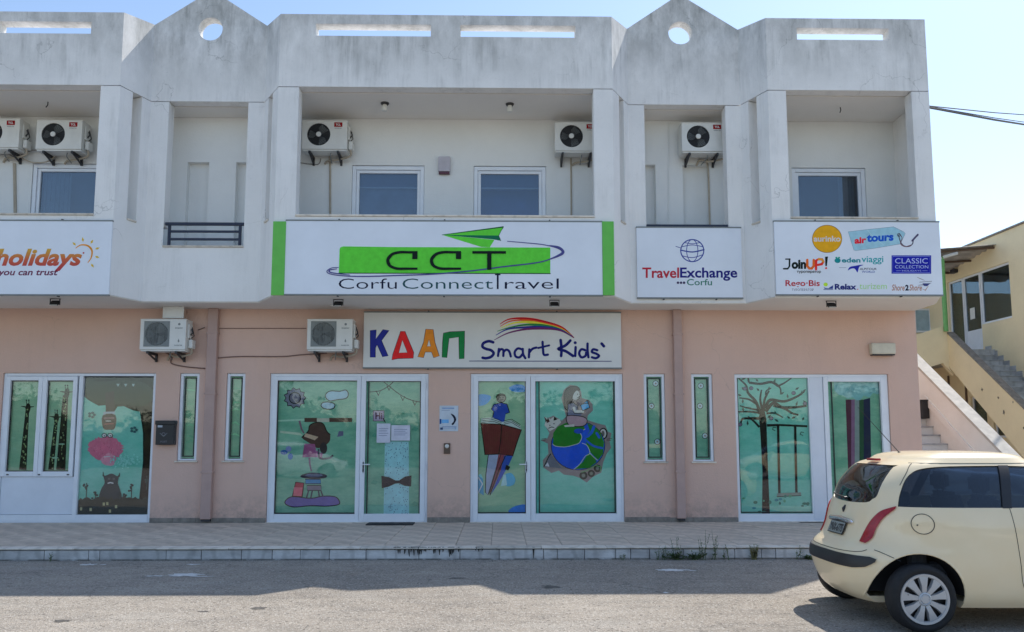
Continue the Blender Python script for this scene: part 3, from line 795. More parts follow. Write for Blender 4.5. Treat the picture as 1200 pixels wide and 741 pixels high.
a.poly([(44, 236), (172, 230), (172, 240), (44, 244)], C(140, 175, 155)); a.poly([(55, 288), (150, 298), (165, 312), (55, 298)], C(160, 175, 155))
a.line([(148, 240), (158, 280), (170, 300)], (10, 7), C(110, 85, 100))
a.poly(smooth([(160, 320), (190, 290), (198, 262), (230, 248), (262, 254), (280, 290), (296, 306), (290, 345), (240, 372), (200, 350)], 5, True), HT); a.line(smooth([(160, 320), (190, 290), (198, 262), (230, 248), (262, 254), (280, 290), (296, 306)], 5), 3, K)
a.poly([(178, 300), (240, 318), (222, 334), (170, 316)], C(168, 148, 125)); a.ell(264, 372, 18, 28, C(52, 44, 48))
a.poly([(172, 350), (222, 352), (236, 416), (162, 416)], C(132, 72, 108)); a.poly([(222, 380), (262, 400), (256, 420), (232, 416)], C(150, 95, 125))
a.line([(240, 380), (246, 420), (290, 420), (308, 408)], 9, C(52, 56, 62), sm=True)
a.line([(196, 418), (198, 450), (206, 484)], (10, 7), C(110, 80, 100)); 
a.poly([(338, 290), (360, 290), (360, 312), (330, 318)], C(90, 90, 115))
for (p_, c_) in (((74, 392, 18, 12), C(40, 88, 140)), ((104, 412, 12, 16), C(44, 96, 150)), ((96, 376, 14, 14), C(110, 120, 160))): a.ell(*p_, c_, 14)
a.poly(smooth([(158, 502), (210, 490), (275, 500), (272, 516), (215, 520), (160, 514)], 5, True), C(44, 46, 60)); a.ell(218, 503, 42, 8, C(92, 98, 120))
a.poly([(176, 522), (250, 522), (252, 544), (178, 544)], C(52, 120, 160)); a.line([(176, 522), (250, 522), (252, 544), (178, 544)], 2.5, K, closed=True)
a.rect(186, 552, 252, 576, C(112, 104, 116)); a.line([(184, 552), (252, 552), (254, 576), (186, 576)], 2.5, K, closed=True)
for (p_, q_) in (((192, 578), (180, 620)), ((210, 578), (200, 626)), ((240, 578), (246, 622)), ((252, 578), (268, 624))): a.line([p_, q_], 7, C(60, 62, 74))
a.poly([(130, 536), (170, 540), (162, 606), (114, 604)], C(150, 36, 62)); a.line([(130, 536), (170, 540), (162, 606), (114, 604)], 3, K, closed=True); a.poly([(122, 560), (164, 562), (158, 604), (118, 602)], C(185, 90, 105))
cl = smooth([(80, 640), (88, 618), (120, 606), (200, 614), (260, 604), (318, 606), (340, 626), (336, 644), (280, 652), (200, 650), (120, 656)], 5, True)
a.poly(cl, C(92, 82, 140)); a.line(cl, 3, K, closed=True)
a.k = 2; a.build('painting', s_)
# door leaf
xd0 = xm+.006
dl = sash(xd0, x1-.055, z0+.02, z1-.055, .085, .13, fD, 'door', .02)
glazed(430.5, 446.5, 492.5, 606, dl, P1)
a = Art(YA, 418, 435, 4.0)
def bunting(p):
    q = smooth(p, 5); a.line(q, 2.6, K)
    for k in range(4, len(q)-2, 6):
        x_, y_ = q[k]; a.line([(x_-9, y_-1), (x_+2, y_+20), (x_+10, y_+1)], 2.2, K)
bunting([(62, 98), (110, 92), (150, 70), (176, 46)]); bunting([(118, 42), (160, 78), (215, 118), (262, 138), (302, 146)])
a.rect(78, 186, 128, 234, C(150, 140, 160)); a.line([(78, 186), (128, 186), (128, 234), (78, 234)], 3, C(90, 30, 60), closed=True); a.text('Hi', 88, 194, 120, 226, C(70, 20, 50), .02); a.line([(124, 222), (134, 240)], 3, K)
a.poly([(132, 330), (244, 330), (246, 684), (126, 684)], C(140, 182, 196)); r = random.Random(4)
for k in range(140):
    x_, y_ = r.uniform(132, 242), r.uniform(335, 680); a.ell(x_, y_, 1.6, 2.6, C(60, 90, 115), 6)
for (p_) in ((70, 120), (210, 190), (270, 270), (84, 300), (270, 620), (80, 520)): a.poly([(p_[0]-14, p_[1]+6), (p_[0], p_[1]-10), (p_[0]+20, p_[1]-2), (p_[0]+10, p_[1]+12)], C(80, 140, 118))
bt = [(118, 492), (150, 498), (182, 514), (200, 514), (228, 496), (256, 490), (254, 540), (226, 536), (200, 524), (180, 526), (150, 540), (120, 548)]
a.poly(bt, C(10, 14, 34)); a.line(bt, 2, K, closed=True)
a.build('painting', dl); handle(X2(425.5, 540, YW)[0], 1.16, dl, 1)
for q in (452, 548, 604): 
    b = MB(); b.tube([(x1-.05, YW+.015, X2(500, q, YW)[1]-.05), (x1-.05, YW+.015, X2(500, q, YW)[1]+.05)], .012, 8); b.build('hinge', M['alu'], dl)

# ---- E: pair of doors
fE = door_set('E'); x0, x1, z0, z1 = O['E']; xm = X2(622, 520, YW)[0]
dl = sash(x0+.055, xm-.003, z0+.02, z1-.055, .085, .13, fE, 'door', .02); glazed(559.5, 446, 616.5, 601.5, dl, P3)
a = Art(YA, 548, 435, 4.118)
a.poly(smooth([(200, 80), (230, 66), (262, 66), (280, 80), (280, 98), (245, 102), (212, 96)], 4, True), C(44, 120, 180)); a.poly(smooth([(48, 118), (78, 112), (112, 122), (104, 146), (80, 164), (48, 164)], 4, True), C(48, 130, 185))
a.poly([(118, 236), (126, 196), (114, 184), (126, 162), (160, 152), (190, 160), (202, 200), (184, 206), (176, 248)], C(26, 62, 150)); a.line([(118, 236), (126, 196), (114, 184), (126, 162), (160, 152), (190, 160), (202, 200), (184, 206)], 2.5, K)
a.ell(162, 132, 22, 19, C(112, 108, 100)); a.poly(smooth([(140, 138), (138, 118), (156, 108), (178, 112), (182, 122), (160, 120), (148, 140)], 4, True), K); a.ring(162, 131, 22, 20, 2.5, K); a.line([(158, 140), (172, 138)], 2, K)
a.ell(171, 128, 2.6, 3, K, 8); a.ell(157, 129, 2.6, 3, K, 8)
a.poly([(66, 228), (120, 222), (165, 246), (210, 236), (256, 264), (256, 282), (165, 262), (64, 252)], C(165, 180, 175)); 
for k in (232, 240, 248): a.line([(68, k), (122, k-6), (162, k+8)], 1.8, K); a.line([(176, k+8), (212, k), (254, k+26)], 1.8, K)
bk = [(64, 252), (162, 258), (180, 262), (260, 284), (236, 350), (218, 410), (150, 400), (84, 404)]
a.poly(bk, C(92, 36, 36)); a.line(bk, 3.5, K, closed=True); a.line([(164, 258), (160, 330), (150, 400)], 3, K)
for k in range(14): a.line([(80+k*11, 270+k*2), (92+k*9, 395)], 1.2, C(76, 28, 30), cap=False)
fe = [(100, 404), (150, 402), (140, 460), (110, 560), (98, 598), (86, 585), (88, 500)]; a.poly(fe, C(140, 150, 170)); a.line(fe, 2.5, K, closed=True)
a.poly([(150, 402), (184, 404), (176, 440), (120, 572), (104, 590), (130, 500)], C(120, 60, 70)); a.poly([(176, 408), (218, 410), (200, 450), (150, 540), (112, 596), (160, 480)], C(36, 70, 150)); a.line([(182, 410), (150, 480), (108, 598)], 3, K); a.line([(160, 404), (140, 470), (104, 592)], 2, K)
a.poly([(186, 452), (206, 462), (196, 480), (180, 474)], K); a.poly(smooth([(180, 500), (210, 492), (230, 520), (222, 548), (190, 556), (176, 530)], 4, True), C(60, 150, 180)); a.poly([(172, 500), (184, 500), (190, 550), (160, 556)], C(150, 190, 195))
a.poly(smooth([(200, 670), (230, 652), (282, 644), (282, 684), (205, 684)], 3, True), C(40, 110, 185)); a.ell(60, 540, 15, 44, C(110, 180, 180)); a.poly([(46, 500), (74, 520), (78, 600), (46, 580)], C(70, 140, 170)); a.line([(50, 510), (72, 545), (50, 590)], 5, C(180, 200, 195))
a.build('painting', dl); handle(X2(617, 540, YW)[0], 1.16, dl, -1)
dl = sash(xm+.003, x1-.055, z0+.02, z1-.055, .085, .13, fE, 'door', .02); glazed(631.5, 446, 720.5, 601.5, dl, P2)
a = Art(YA, 622, 435, 4.118)
halo = [(160, 90), (190, 66), (225, 72), (244, 100), (246, 130), (280, 140), (298, 160), (300, 190), (275, 215), (272, 236), (320, 252), (360, 262), (372, 292), (390, 300), (380, 340), (388, 370), (366, 400), (350, 440), (340, 490), (300, 510), (270, 538), (235, 515), (205, 505), (160, 500), (135, 480), (100, 492), (60, 465), (58, 430), (85, 400), (82, 350), (50, 335), (80, 325), (90, 300), (68, 262), (70, 232), (110, 215), (150, 240), (170, 220), (158, 170), (148, 130)]
a.poly(halo, C(122, 112, 112))
a.poly([(66, 262), (72, 244), (64, 220), (84, 228), (96, 232), (114, 218), (122, 232), (140, 232), (146, 248), (120, 275), (92, 290)], C(170, 170, 165)); a.poly([(64, 220), (84, 240), (72, 246)], C(60, 30, 34)); a.poly([(82, 222), (92, 244), (76, 252)], C(54, 28, 32)); a.poly([(112, 218), (128, 234), (110, 240)], K)
a.ell(92, 262, 3, 3, K, 8); a.ell(112, 254, 3, 3, K, 8); a.line([(86, 276), (100, 270), (112, 272)], 2.5, K)
a.ell(350, 302, 21, 28, K); a.ell(349, 302, 15, 22, C(168, 166, 164)); a.ell(348, 302, 8, 14, C(90, 90, 86))
a.poly([(64, 460), (86, 414), (96, 400), (150, 470)], C(96, 98, 108)); a.line([(64, 460), (86, 414), (96, 400)], 3, K); a.poly([(68, 458), (82, 440), (90, 462)], C(180, 180, 185))
a.ell(228, 360, 131, 119, K, 40); a.ell(228, 360, 128, 116, C(24, 74, 178), 40)
a.poly([(107, 345), (108, 300), (130, 268), (170, 250), (230, 244), (252, 256), (262, 280), (240, 296), (246, 320), (234, 346), (210, 356), (165, 366), (120, 362), (106, 352)], C(26, 108, 34)); a.line([(106, 352), (120, 362), (165, 366), (210, 356), (234, 346), (246, 320), (240, 296), (262, 280)], 3, C(170, 175, 160), sm=True)
a.poly([(272, 252), (310, 268), (338, 300), (354, 345), (348, 400), (325, 430), (290, 395), (268, 352), (262, 320), (285, 290)], C(26, 108, 34)); a.poly([(278, 396), (310, 420), (318, 440), (280, 468), (210, 474), (250, 440), (268, 410)], C(26, 108, 34))
a.line([(248, 348), (272, 360), (285, 396), (262, 412), (236, 450), (208, 474)], 3, C(170, 175, 160), sm=True); a.line([(284, 394), (300, 412), (322, 430)], 3, C(170, 175, 160), sm=True)
a.line([(305, 268), (290, 300), (262, 318), (250, 296), (222, 286)], 14, C(30, 84, 178), sm=True); a.line([(262, 330), (300, 360), (344, 372)], 10, C(30, 84, 178), sm=True); a.ell(232, 290, 24, 12, C(24, 66, 160)); a.line([(318, 300), (330, 320)], 12, C(30, 84, 178))
for (cx, cy, r_) in ((254, 504, 17), (292, 494, 15), (322, 470, 16)): a.ell(cx, cy, r_, r_, C(40, 48, 44)); a.ell(cx, cy, r_*.5, r_*.5, C(104, 112, 104)); a.ring(cx, cy, r_, r_, 3, K)
a.line([(244, 488), (270, 482), (310, 455), (336, 462), (336, 482)], 4, C(96, 140, 90))
hair = smooth([(165, 178), (160, 130), (168, 92), (195, 74), (225, 76), (236, 92), (214, 96), (204, 130), (196, 150), (180, 186)], 4, True); a.poly(hair, C(72, 66, 66)); a.line(hair, 2.5, K, closed=True)
a.ell(216, 116, 20, 24, C(168, 172, 168)); a.poly(smooth([(194, 140), (190, 96), (214, 84), (236, 92), (218, 96), (204, 118), (200, 142)], 4, True), C(72, 66, 66)); a.line([(236, 112), (240, 120), (232, 124), (234, 132), (222, 140)], 2.2, K); a.ell(226, 112, 2.5, 3, K, 8); a.line([(224, 130), (232, 128)], 2, K)
a.poly([(178, 160), (206, 152), (226, 168), (228, 196), (246, 206), (240, 224), (176, 216)], C(94, 100, 122)); a.line([(178, 160), (206, 152), (226, 168), (228, 196)], 2.5, K); a.line([(178, 160), (176, 216)], 2.5, K)
a.line([(208, 178), (214, 196), (250, 196)], 13, C(176, 180, 176)); a.line([(202, 184), (210, 204), (250, 203)], 2.2, K)
lg = smooth([(176, 216), (240, 218), (268, 230), (270, 250), (250, 266), (200, 266), (176, 250)], 3, True); a.poly(lg, C(150, 128, 136)); a.line(lg, 2.6, K, closed=True); a.poly([(160, 262), (210, 256), (210, 268), (165, 270)], C(170, 172, 168))
a.poly([(240, 166), (272, 142), (284, 176), (250, 192)], C(48, 140, 190)); a.line([(240, 166), (272, 142), (284, 176), (250, 192)], 2.6, K, closed=True); a.line([(246, 160), (278, 154)], 2.2, K)
for s in (54, 370): a.line([(s, 328), (s+20, 326)], 3, C(84, 60, 60)); a.line([(s-4, 334), (s+16, 335)], 3, C(100, 70, 70))
a.build('painting', dl)

# ---- H: tree pane, white panel, door with the rainbow curtain painting
fH = door_set('H'); x0, x1, z0, z1 = O['H']
xa = X2(952, 520, YW)[0]; xb = X2(968, 520, YW)[0]
s_ = sash(x0+.03, xa, z0+.03, z1-.05, .02, .11, fH, 'sash'); glazed(865.5, 441.5, 950.5, 601, s_, P2)
b = MB(); b.bbox(xa+.002, xb-.002, YW+.04, YW+.07, z0+.033, z1-.055, .004); b.build('white_panel', M['alu2'], fH)
a = Art(YA, 855, 430, 3.9)
T = C(13, 10, 17, var=.25)
a.poly([(148, 672), (150, 480), (140, 300), (134, 230), (142, 190), (158, 190), (168, 240), (170, 300), (176, 480), (184, 672)], T)
def br(p, w0, w1): a.line(smooth(p, 5), (w0*1.15, w1*1.5), T)
for p, w0, w1 in (([(140, 215), (120, 160), (85, 120), (75, 85), (40, 52)], 14, 4), ([(150, 200), (140, 150), (146, 105)], 12, 4), ([(156, 200), (160, 150), (180, 110)], 12, 5), ([(165, 190), (185, 152), (250, 158), (310, 135), (342, 112)], 14, 5), ([(165, 205), (200, 165), (240, 185), (300, 185), (352, 178)], 14, 6), ([(200, 176), (250, 190), (285, 212), (314, 220)], 12, 5),
                  ([(138, 236), (100, 236), (60, 238), (50, 262)], 12, 5), ([(136, 210), (90, 205), (40, 206)], 9, 4), ([(132, 198), (90, 190), (46, 178)], 8, 3), ([(128, 175), (90, 150), (44, 142)], 9, 4), ([(136, 276), (112, 250), (84, 228)], 9, 5), ([(88, 72), (140, 78), (190, 70), (222, 88)], 9, 8), ([(222, 88), (250, 74), (282, 52)], 8, 3), ([(222, 88), (232, 100), (234, 124)], 7, 4), ([(88, 72), (84, 46)], 8, 4), ([(168, 214), (205, 212), (244, 232)], 8, 3), ([(165, 130), (168, 110), (190, 98)], 7, 3)):
    br(p, w0, w1)
r = random.Random(11)
for (x_, y_) in ((265, 135), (308, 100), (330, 120), (344, 162), (306, 170), (270, 232), (215, 246), (336, 238), (292, 232), (205, 66), (125, 62), (180, 100), (130, 105), (94, 190), (62, 196), (60, 158), (82, 258), (50, 262), (62, 56), (180, 228), (210, 212), (60, 100), (150, 245), (340, 110), (238, 122), (46, 130)):
    q = r.uniform(-1.2, 1.2); l = r.uniform(10, 15); a.poly([(x_+l*sin(q), y_-l*cos(q)), (x_+5*cos(q), y_+5*sin(q)), (x_-l*.8*sin(q), y_+l*.8*cos(q)), (x_-5*cos(q), y_-5*sin(q))], C(36, 62, 54))
for (x_, y_) in ((190, 236), (292, 120), (98, 98), (70, 100), (48, 264), (344, 168)): a.ell(x_, y_, 9, 8, C(96, 92, 112), 10); a.ring(x_, y_, 9, 8, 2, T, 12)
a.line([(170, 268), (230, 266), (354, 272)], (12, 9, 9), T); 
for (x_, y_) in ((221, 268), (299, 272)): a.line([(x_, y_), (x_+6, y_+308)], 11, T)
a.poly([(218, 578), (326, 574), (326, 588), (216, 594)], C(120, 128, 120)); a.line([(216, 594), (326, 588)], 3, T)
for k in range(16): a.ell(r.uniform(50, 370), r.uniform(590, 665), r.uniform(4, 11), r.uniform(4, 9), C(*r.choice([(60, 110, 96), (50, 120, 130), (80, 140, 110)])), 8)
for (x_, y_) in ((330, 306), (203, 284)): a.line([(x_+8, y_-6), (x_-4, y_-8), (x_-8, y_+2), (x_+4, y_+8)], 3, C(40, 70, 60))
a.build('painting', s_)
dl = sash(xb+.003, x1-.055, z0+.02, z1-.055, .085, .13, fH, 'door', .02); glazed(977, 446, 1035, 606, dl, P1)
a = Art(YA, 855, 430, 3.9)
a.poly([(530, 150), (556, 150), (556, 605), (546, 605)], C(70, 34, 56)); a.poly([(556, 150), (572, 150), (572, 605), (556, 605)], C(112, 84, 112)); a.poly([(572, 150), (592, 150), (594, 605), (572, 605)], C(112, 130, 128)); a.poly([(592, 150), (612, 150), (614, 605), (594, 605)], C(34, 70, 50)); a.poly([(612, 150), (642, 142), (650, 605), (614, 605)], C(26, 32, 62))
cl = [(474, 56), (694, 56), (696, 118), (676, 126), (655, 120), (640, 140), (612, 132), (598, 152), (580, 154), (562, 140), (540, 146), (520, 132), (498, 128), (478, 108)]
a.poly(cl, C(108, 158, 158)); 
for k in range(30): a.ell(r.uniform(490, 680), r.uniform(66, 120), r.uniform(6, 16), r.uniform(4, 8), C(*r.choice([(120, 168, 168), (96, 148, 150)])), 10)
a.build('painting', dl)
# threshold strips
for k in 'DEH':
    b = MB(); b.box(O[k][0], O[k][1], YW-.02, YW+.14, .168, .176); part(b, 'threshold', M['nosing'])
# downpipes
for (pxa, pxb) in ((239.5, 251.5), (791, 801)):
    x0, x1, _, _ = R4(pxa, 400, pxb, 600, YW-.06)
    b = MB(); b.bbox(x0, x1, YW-.115, YW-.004, .24, ZS-.016, .012)
    for z in (1.05, 2.45, 3.55): b.bbox(x0-.012, x1+.012, YW-.122, YW-.003, z, z+.035, .004)
    dp = part(b, 'downpipe', M['pipe']); b = MB(); b.box(x0+.015, x1-.015, YW-.10, YW-.02, .20, .25); b.build('outlet', M['dark'], dp)
# ================================================================== SIGNS on the front
K2 = C(14, 18, 44, 1.6)
NAVY = C(24, 28, 92, 1.7); REDP = C(170, 32, 40); GREENP = C(78, 172, 52, 1.7); DKG = C(30, 66, 60)
def signboard(name, rect, Y, label, m, group=None, th=.035, edge=None):
    x0, x1, z0, z1 = R4(*rect, Y)
    r = empty(name, ((x0+x1)/2, Y, z0), label, 'sign', group)
    b = MB(); b.bbox(x0, x1, Y, Y+th, z0, z1, .004); b.build('panel', m, r)
    f_ = MB(); w_ = .018
    f_.box(x0-.006, x1+.006, Y-.003, Y+th+.004, z1-.006, z1+w_); f_.box(x0-.006, x1+.006, Y-.003, Y+th+.004, z0-w_, z0+.006)
    f_.build('trim', M['acg'] if edge is None else edge, r)
    n = max(2, int((x1-x0)/1.6))
    for i in range(n):
        cx = x0+(x1-x0)*(i+.5)/n
        for z in (z1+.022, z0-.022):
            b = MB(); b.box(cx-.012, cx+.012, Y+.0, Y+th+.02, z-.012, z+.012); b.build('clip', M['dark'], r)
    return r
YS = YF-.05
# 1 --- holidays sign at the left edge
s1 = signboard('sign', (-230, 258.5, 129.5, 345), YS, 'white sign with a yellow to red holidays logo and little sun at the left edge', M['sign'])
def sunset():
    m, t, b = newmat('yellow_to_red_print'); z = N(t, 'ShaderNodeSeparateXYZ'); t.links.new(wpos(t), z.inputs[0])
    za, zb = X2(60, 316, YS)[1], X2(60, 292, YS)[1]
    r = N(t, 'ShaderNodeValToRGB'); t.links.new(ramp(t, z.outputs[2], za, zb), r.inputs[0])
    r.color_ramp.elements[0].color = (*[v*1.5 for v in lin((150, 24, 40))], 1); r.color_ramp.elements[1].color = (*[v*1.25 for v in lin((192, 150, 40))], 1)
    e = r.color_ramp.elements.new(.5); e.color = (*[v*1.3 for v in lin((186, 80, 36))], 1)
    t.links.new(r.outputs[0], b.inputs[0]); b.inputs['Roughness'].default_value = .5; return m
SUNP = sunset()
a = Art(YS, 0, 180, 3.636)
a.text('Jet2holidays', -218, 405, 350, 501, SUNP, .035, .3); a.build('lettering', s1)
a = Art(YS, 0, 180, 3.636); a.text('Package holidays you can trust', -330, 492, 247, 528, C(90, 30, 60), .02, .25); a.build('tagline', s1)
a = Art(YS, 0, 180, 3.636); GOLD = C(178, 150, 50)
a.line([(322, 404), (345, 390), (375, 394), (392, 415), (388, 445), (374, 466)], (3, 9, 3), C(184, 120, 40), sm=True)
for (x_, y_, dx, dy) in ((317, 386, -7, -7), (353, 368, -1, -9), (391, 377, 5, -8), (414, 405, 9, -3), (413, 441, 9, 3), (393, 477, 5, 7)):
    l = hypot(dx, dy); ux, uy = dx/l, dy/l; a.poly([(x_+ux*12, y_+uy*12), (x_+uy*5, y_-ux*5), (x_-ux*9, y_-uy*9), (x_-uy*5, y_+ux*5)], GOLD)
a.ell(356, 424, 4, 4, C(150, 60, 60), 8); a.build('logo', s1)
# 2 --- the long green and white travel sign
s2 = signboard('sign', (334, 259.5, 706, 345.5), YS, 'long white travel sign with green bar, CCT letters and paper plane over the shop doors', M['sign'])
for (px0, px1) in ((318.5, 334), (706, 720)):
    x0, x1, z0, z1 = R4(px0, 259.5, px1, 346, YS-.012); b = MB(); b.bbox(x0+.003, x1-.003, YS-.012, YS+.03, z0, z1, .004); b.build('green_strip', simple('green_vinyl', (.13, .52, .07), .45, var=.06), s2)
a = Art(YS, 300, 180, 3.636)
gb = [(353, 508), (356, 408), (360, 400), (372, 396), (600, 399), (1254, 401), (1254, 511)]
a.poly(gb, GREENP); a.line([(353, 510), (1254, 512)], 4, C(20, 60, 30))
a.poly([(793, 347), (1055, 313), (1034, 350)], GREENP); a.poly([(793, 347), (1034, 350), (1043, 372), (1010, 366)], C(18, 88, 62)); a.poly([(793, 347), (1016, 368), (996, 400), (958, 398)], GREENP); a.line([(793, 347), (1055, 313), (1034, 350), (1043, 372)], 2.5, C(20, 70, 40))
a.build('green_logo', s2)
a = Art(YS-.012+.0, 300, 180, 3.636); BKP = C(14, 24, 22)
for dx in (0, 186):
    a.line([(688+dx, 421), (650+dx, 421), (612+dx, 421), (580+dx, 430), (562+dx, 452), (568+dx, 476), (598+dx, 490), (640+dx, 491), (688+dx, 491)], (9, 13, 9), BKP, sm=True); a.rect(666+dx, 416, 688+dx, 450, BKP); a.line([(574+dx, 436), (562+dx, 455), (570+dx, 478)], 12, BKP, sm=True)
a.rect(922, 416, 1065, 427, BKP); a.rect(985, 424, 1003, 496, BKP); a.Y = YS-.004; a.build('lettering', s2)
a = Art(YS-.006, 300, 180, 3.636); SW_ = C(62, 62, 110)
a.line([(352, 486), (322, 488), (302, 502), (318, 514), (380, 522), (470, 524), (600, 520), (760, 514), (920, 500), (1060, 482), (1180, 468), (1240, 455), (1290, 432), (1304, 418), (1280, 402), (1220, 388), (1140, 380), (1070, 374)], (3, 6, 3), SW_, sm=True, cap=False)
a.line([(1240, 455), (1290, 436), (1308, 420), (1290, 400), (1250, 392)], (3, 13, 3), SW_, sm=True, cap=False); a.line([(345, 492), (314, 497), (322, 508), (400, 518)], (3, 6, 3), SW_, sm=True, cap=False)
a.build('swoosh', s2)
a = Art(YS, 300, 180, 3.636)
a.text('Corfu', 352, 533, 600, 577, K2, -.007); a.text('Connect', 624, 533, 1010, 577, C(26, 62, 66), -.007)
a.rect(1026, 513, 1034, 578, K2); a.rect(1018, 514, 1042, 519, K2); a.text('ravel', 1060, 533, 1290, 577, K2, -.007); a.build('company_name', s2)
# 3 --- globe sign in the narrow bay
s3 = signboard('sign', (746.5, 267, 869.5, 349), YN-.05, 'small white sign with a blue globe and TravelExchange lettering under the narrow balcony', M['sign'])
YT = YN-.05
a = Art(YT, 600, 180, 3.636); GB = C(36, 50, 120)
a.ring(768, 414, 49, 47, 4.5, GB, 40); a.ring(768, 414, 24, 47, 3, GB); a.line([(722, 398), (768, 390), (815, 398)], 3, GB, sm=True); a.line([(718, 412), (768, 420), (818, 410)], 5, GB, sm=True); a.line([(724, 436), (768, 444), (812, 432)], 3, GB, sm=True); a.line([(736, 380), (768, 385), (800, 380)], 2.6, GB, sm=True); a.line([(698, 396), (722, 404)], 2.6, GB)
a.build('globe_logo', s3)
a = Art(YT, 600, 180, 3.636); a.text('Travel', 555, 486, 712, 531, C(150, 34, 48), .022); a.text('Exchange', 716, 486, 960, 543, C(26, 26, 96), .022); a.text('Corfu', 745, 535, 852, 562, C(40, 96, 80), .01)
for x_ in (707, 720, 733): a.ell(x_, 551, 5.5, 5.5, C(50, 40, 70), 10)
a.build('lettering', s3)
# 4 --- the board of tour operators at the right
s4 = signboard('sign', (908.5, 260, 1103, 345.5), YS, 'right end sign crowded with small tour logos, an orange disc and a navy box', M['sign'])
def logo(name, fn):
    a = Art(YS, 905, 255, 5.854); fn(a); a.build(name, s4)
WH = C(225, 225, 225, .9)
def f(a): a.ell(376, 147, 103, 96, C(120, 90, 40), 40); a.ell(376, 147, 99, 92, C(206, 140, 24, 1.6), 40); a.text('aurinko', 284, 126, 468, 166, WH, .025)
logo('orange_disc_logo', f)
def f(a):
    tg = [(520, 98), (660, 82), (832, 64), (900, 98), (912, 110), (880, 182), (700, 212), (572, 228), (560, 224)]
    a.poly(tg, C(132, 168, 180, 1.6)); a.line(tg, 2.5, C(100, 116, 126), closed=True); a.line([(650, 84), (690, 130), (765, 190)], 2, C(160, 190, 200))
    a.text('air', 564, 138, 645, 182, C(184, 24, 40), .045, 0, 6); a.text('tours', 648, 118, 832, 170, C(20, 70, 156), .045, 0, 10)
    a.line([(866, 120), (880, 168), (905, 196), (940, 198), (962, 180), (970, 150), (998, 124)], 7, C(70, 70, 80), sm=True); a.line([(870, 112), (890, 140), (880, 180), (910, 200), (950, 190)], 5, C(96, 60, 70), sm=True); a.line([(960, 160), (998, 118)], 12, C(66, 60, 84)); a.ring(868, 120, 10, 10, 4, C(50, 50, 60))
logo('luggage_tag_logo', f)
def f(a):
    a.line([(92, 286), (122, 286)], 9, BKP); a.line([(118, 286), (118, 335), (106, 352), (78, 352)], 11, BKP)
    a.text('oin', 132, 290, 232, 354, BKP, .05)
    a.line([(240, 292), (240, 334), (254, 350), (270, 350), (284, 334), (284, 292)], 17, C(196, 84, 30)); a.line([(300, 356), (300, 296), (318, 286), (342, 288), (350, 304), (340, 320), (312, 326)], 16, C(186, 40, 34)); a.line([(318, 286), (342, 288), (350, 304)], 12, C(210, 130, 40))
    a.poly([(362, 270), (382, 268), (374, 334), (364, 334)], BKP); a.ell(369, 348, 7, 7, C(186, 40, 34)); a.text('туроператор', 168, 366, 334, 385, BKP, .02)
logo('orange_and_black_logo', f)
def f(a): a.ell(448, 296, 21, 17, C(18, 110, 112)); a.ell(440, 276, 8, 6, C(30, 130, 110), 10); a.ell(458, 276, 8, 6, C(30, 130, 110), 10); a.text('eden', 476, 276, 605, 310, C(20, 112, 120), .03); a.text('viaggi', 612, 266, 762, 322, C(24, 130, 134), .012)
logo('teal_logo', f)
def f(a): a.poly(smooth([(518, 364), (532, 340), (566, 332), (600, 326), (626, 326), (600, 336), (592, 352), (584, 378), (566, 352), (540, 352)], 3, True), C(30, 36, 130)); a.text('ALPITOUR', 600, 346, 716, 361, K2, .01); a.text('WORLD', 614, 366, 704, 380, C(30, 60, 130), .01); a.line([(458, 344), (508, 344)], 2, C(80, 90, 110))
logo('blue_wing_logo', f)
def f(a):
    a.rect(818, 260, 1090, 386, C(22, 26, 128)); a.line([(826, 267), (1082, 267), (1082, 379), (826, 379)], 2.6, C(120, 130, 190), closed=True)
    c = C(150, 160, 215, 1.6); a.text('CLASSIC', 842, 280, 1066, 316, c, .0); a.text('COLLECTION', 842, 328, 1070, 350, c, .0); a.text('HOLIDAYS', 890, 360, 1022, 371, c, 0.); a.line([(850, 366), (882, 366)], 2, c); a.line([(1030, 366), (1064, 366)], 2, c)
logo('navy_box_logo', f)
def f(a): a.text('Rego·Bis', 90, 430, 326, 484, C(150, 34, 44), .02); a.text('ТУРОПЕРАТОР', 134, 488, 284, 504, C(70, 66, 84), 0)
logo('red_logo', f)
def f(a):
    a.ell(366, 460, 15, 13, C(150, 180, 50)); a.poly([(352, 480), (384, 486), (418, 464), (416, 490), (360, 490)], C(34, 50, 110)); a.line([(352, 495), (416, 495)], 4, C(34, 50, 110)); a.text('Relax', 428, 456, 578, 496, C(26, 32, 92), .04); a.ell(586, 493, 4, 4, REDP, 8); a.text('turizem', 598, 452, 786, 492, C(146, 184, 120, 1.6), .0)
logo('relax_logo', f)
def f(a):
    c = C(140, 84, 50); a.text('Shore', 820, 460, 908, 502, c, .01, .2); a.text('2', 912, 462, 936, 502, K2, .05); a.text('Shore', 940, 460, 1026, 502, c, .01, .2)
    a.line([(994, 410), (1020, 422), (1050, 434)], (2, 4, 1), C(110, 90, 80)); a.line([(1010, 444), (1094, 438)], 3, C(80, 70, 80)); a.line([(1000, 466), (1050, 460), (1090, 450)], (2, 6, 2), C(70, 60, 70)); a.poly([(1030, 452), (1084, 452), (1062, 472), (1040, 470)], C(50, 56, 100)); a.line([(1030, 490), (1050, 500), (1070, 470)], (2, 4, 2), c)
logo('brown_ship_logo', f)
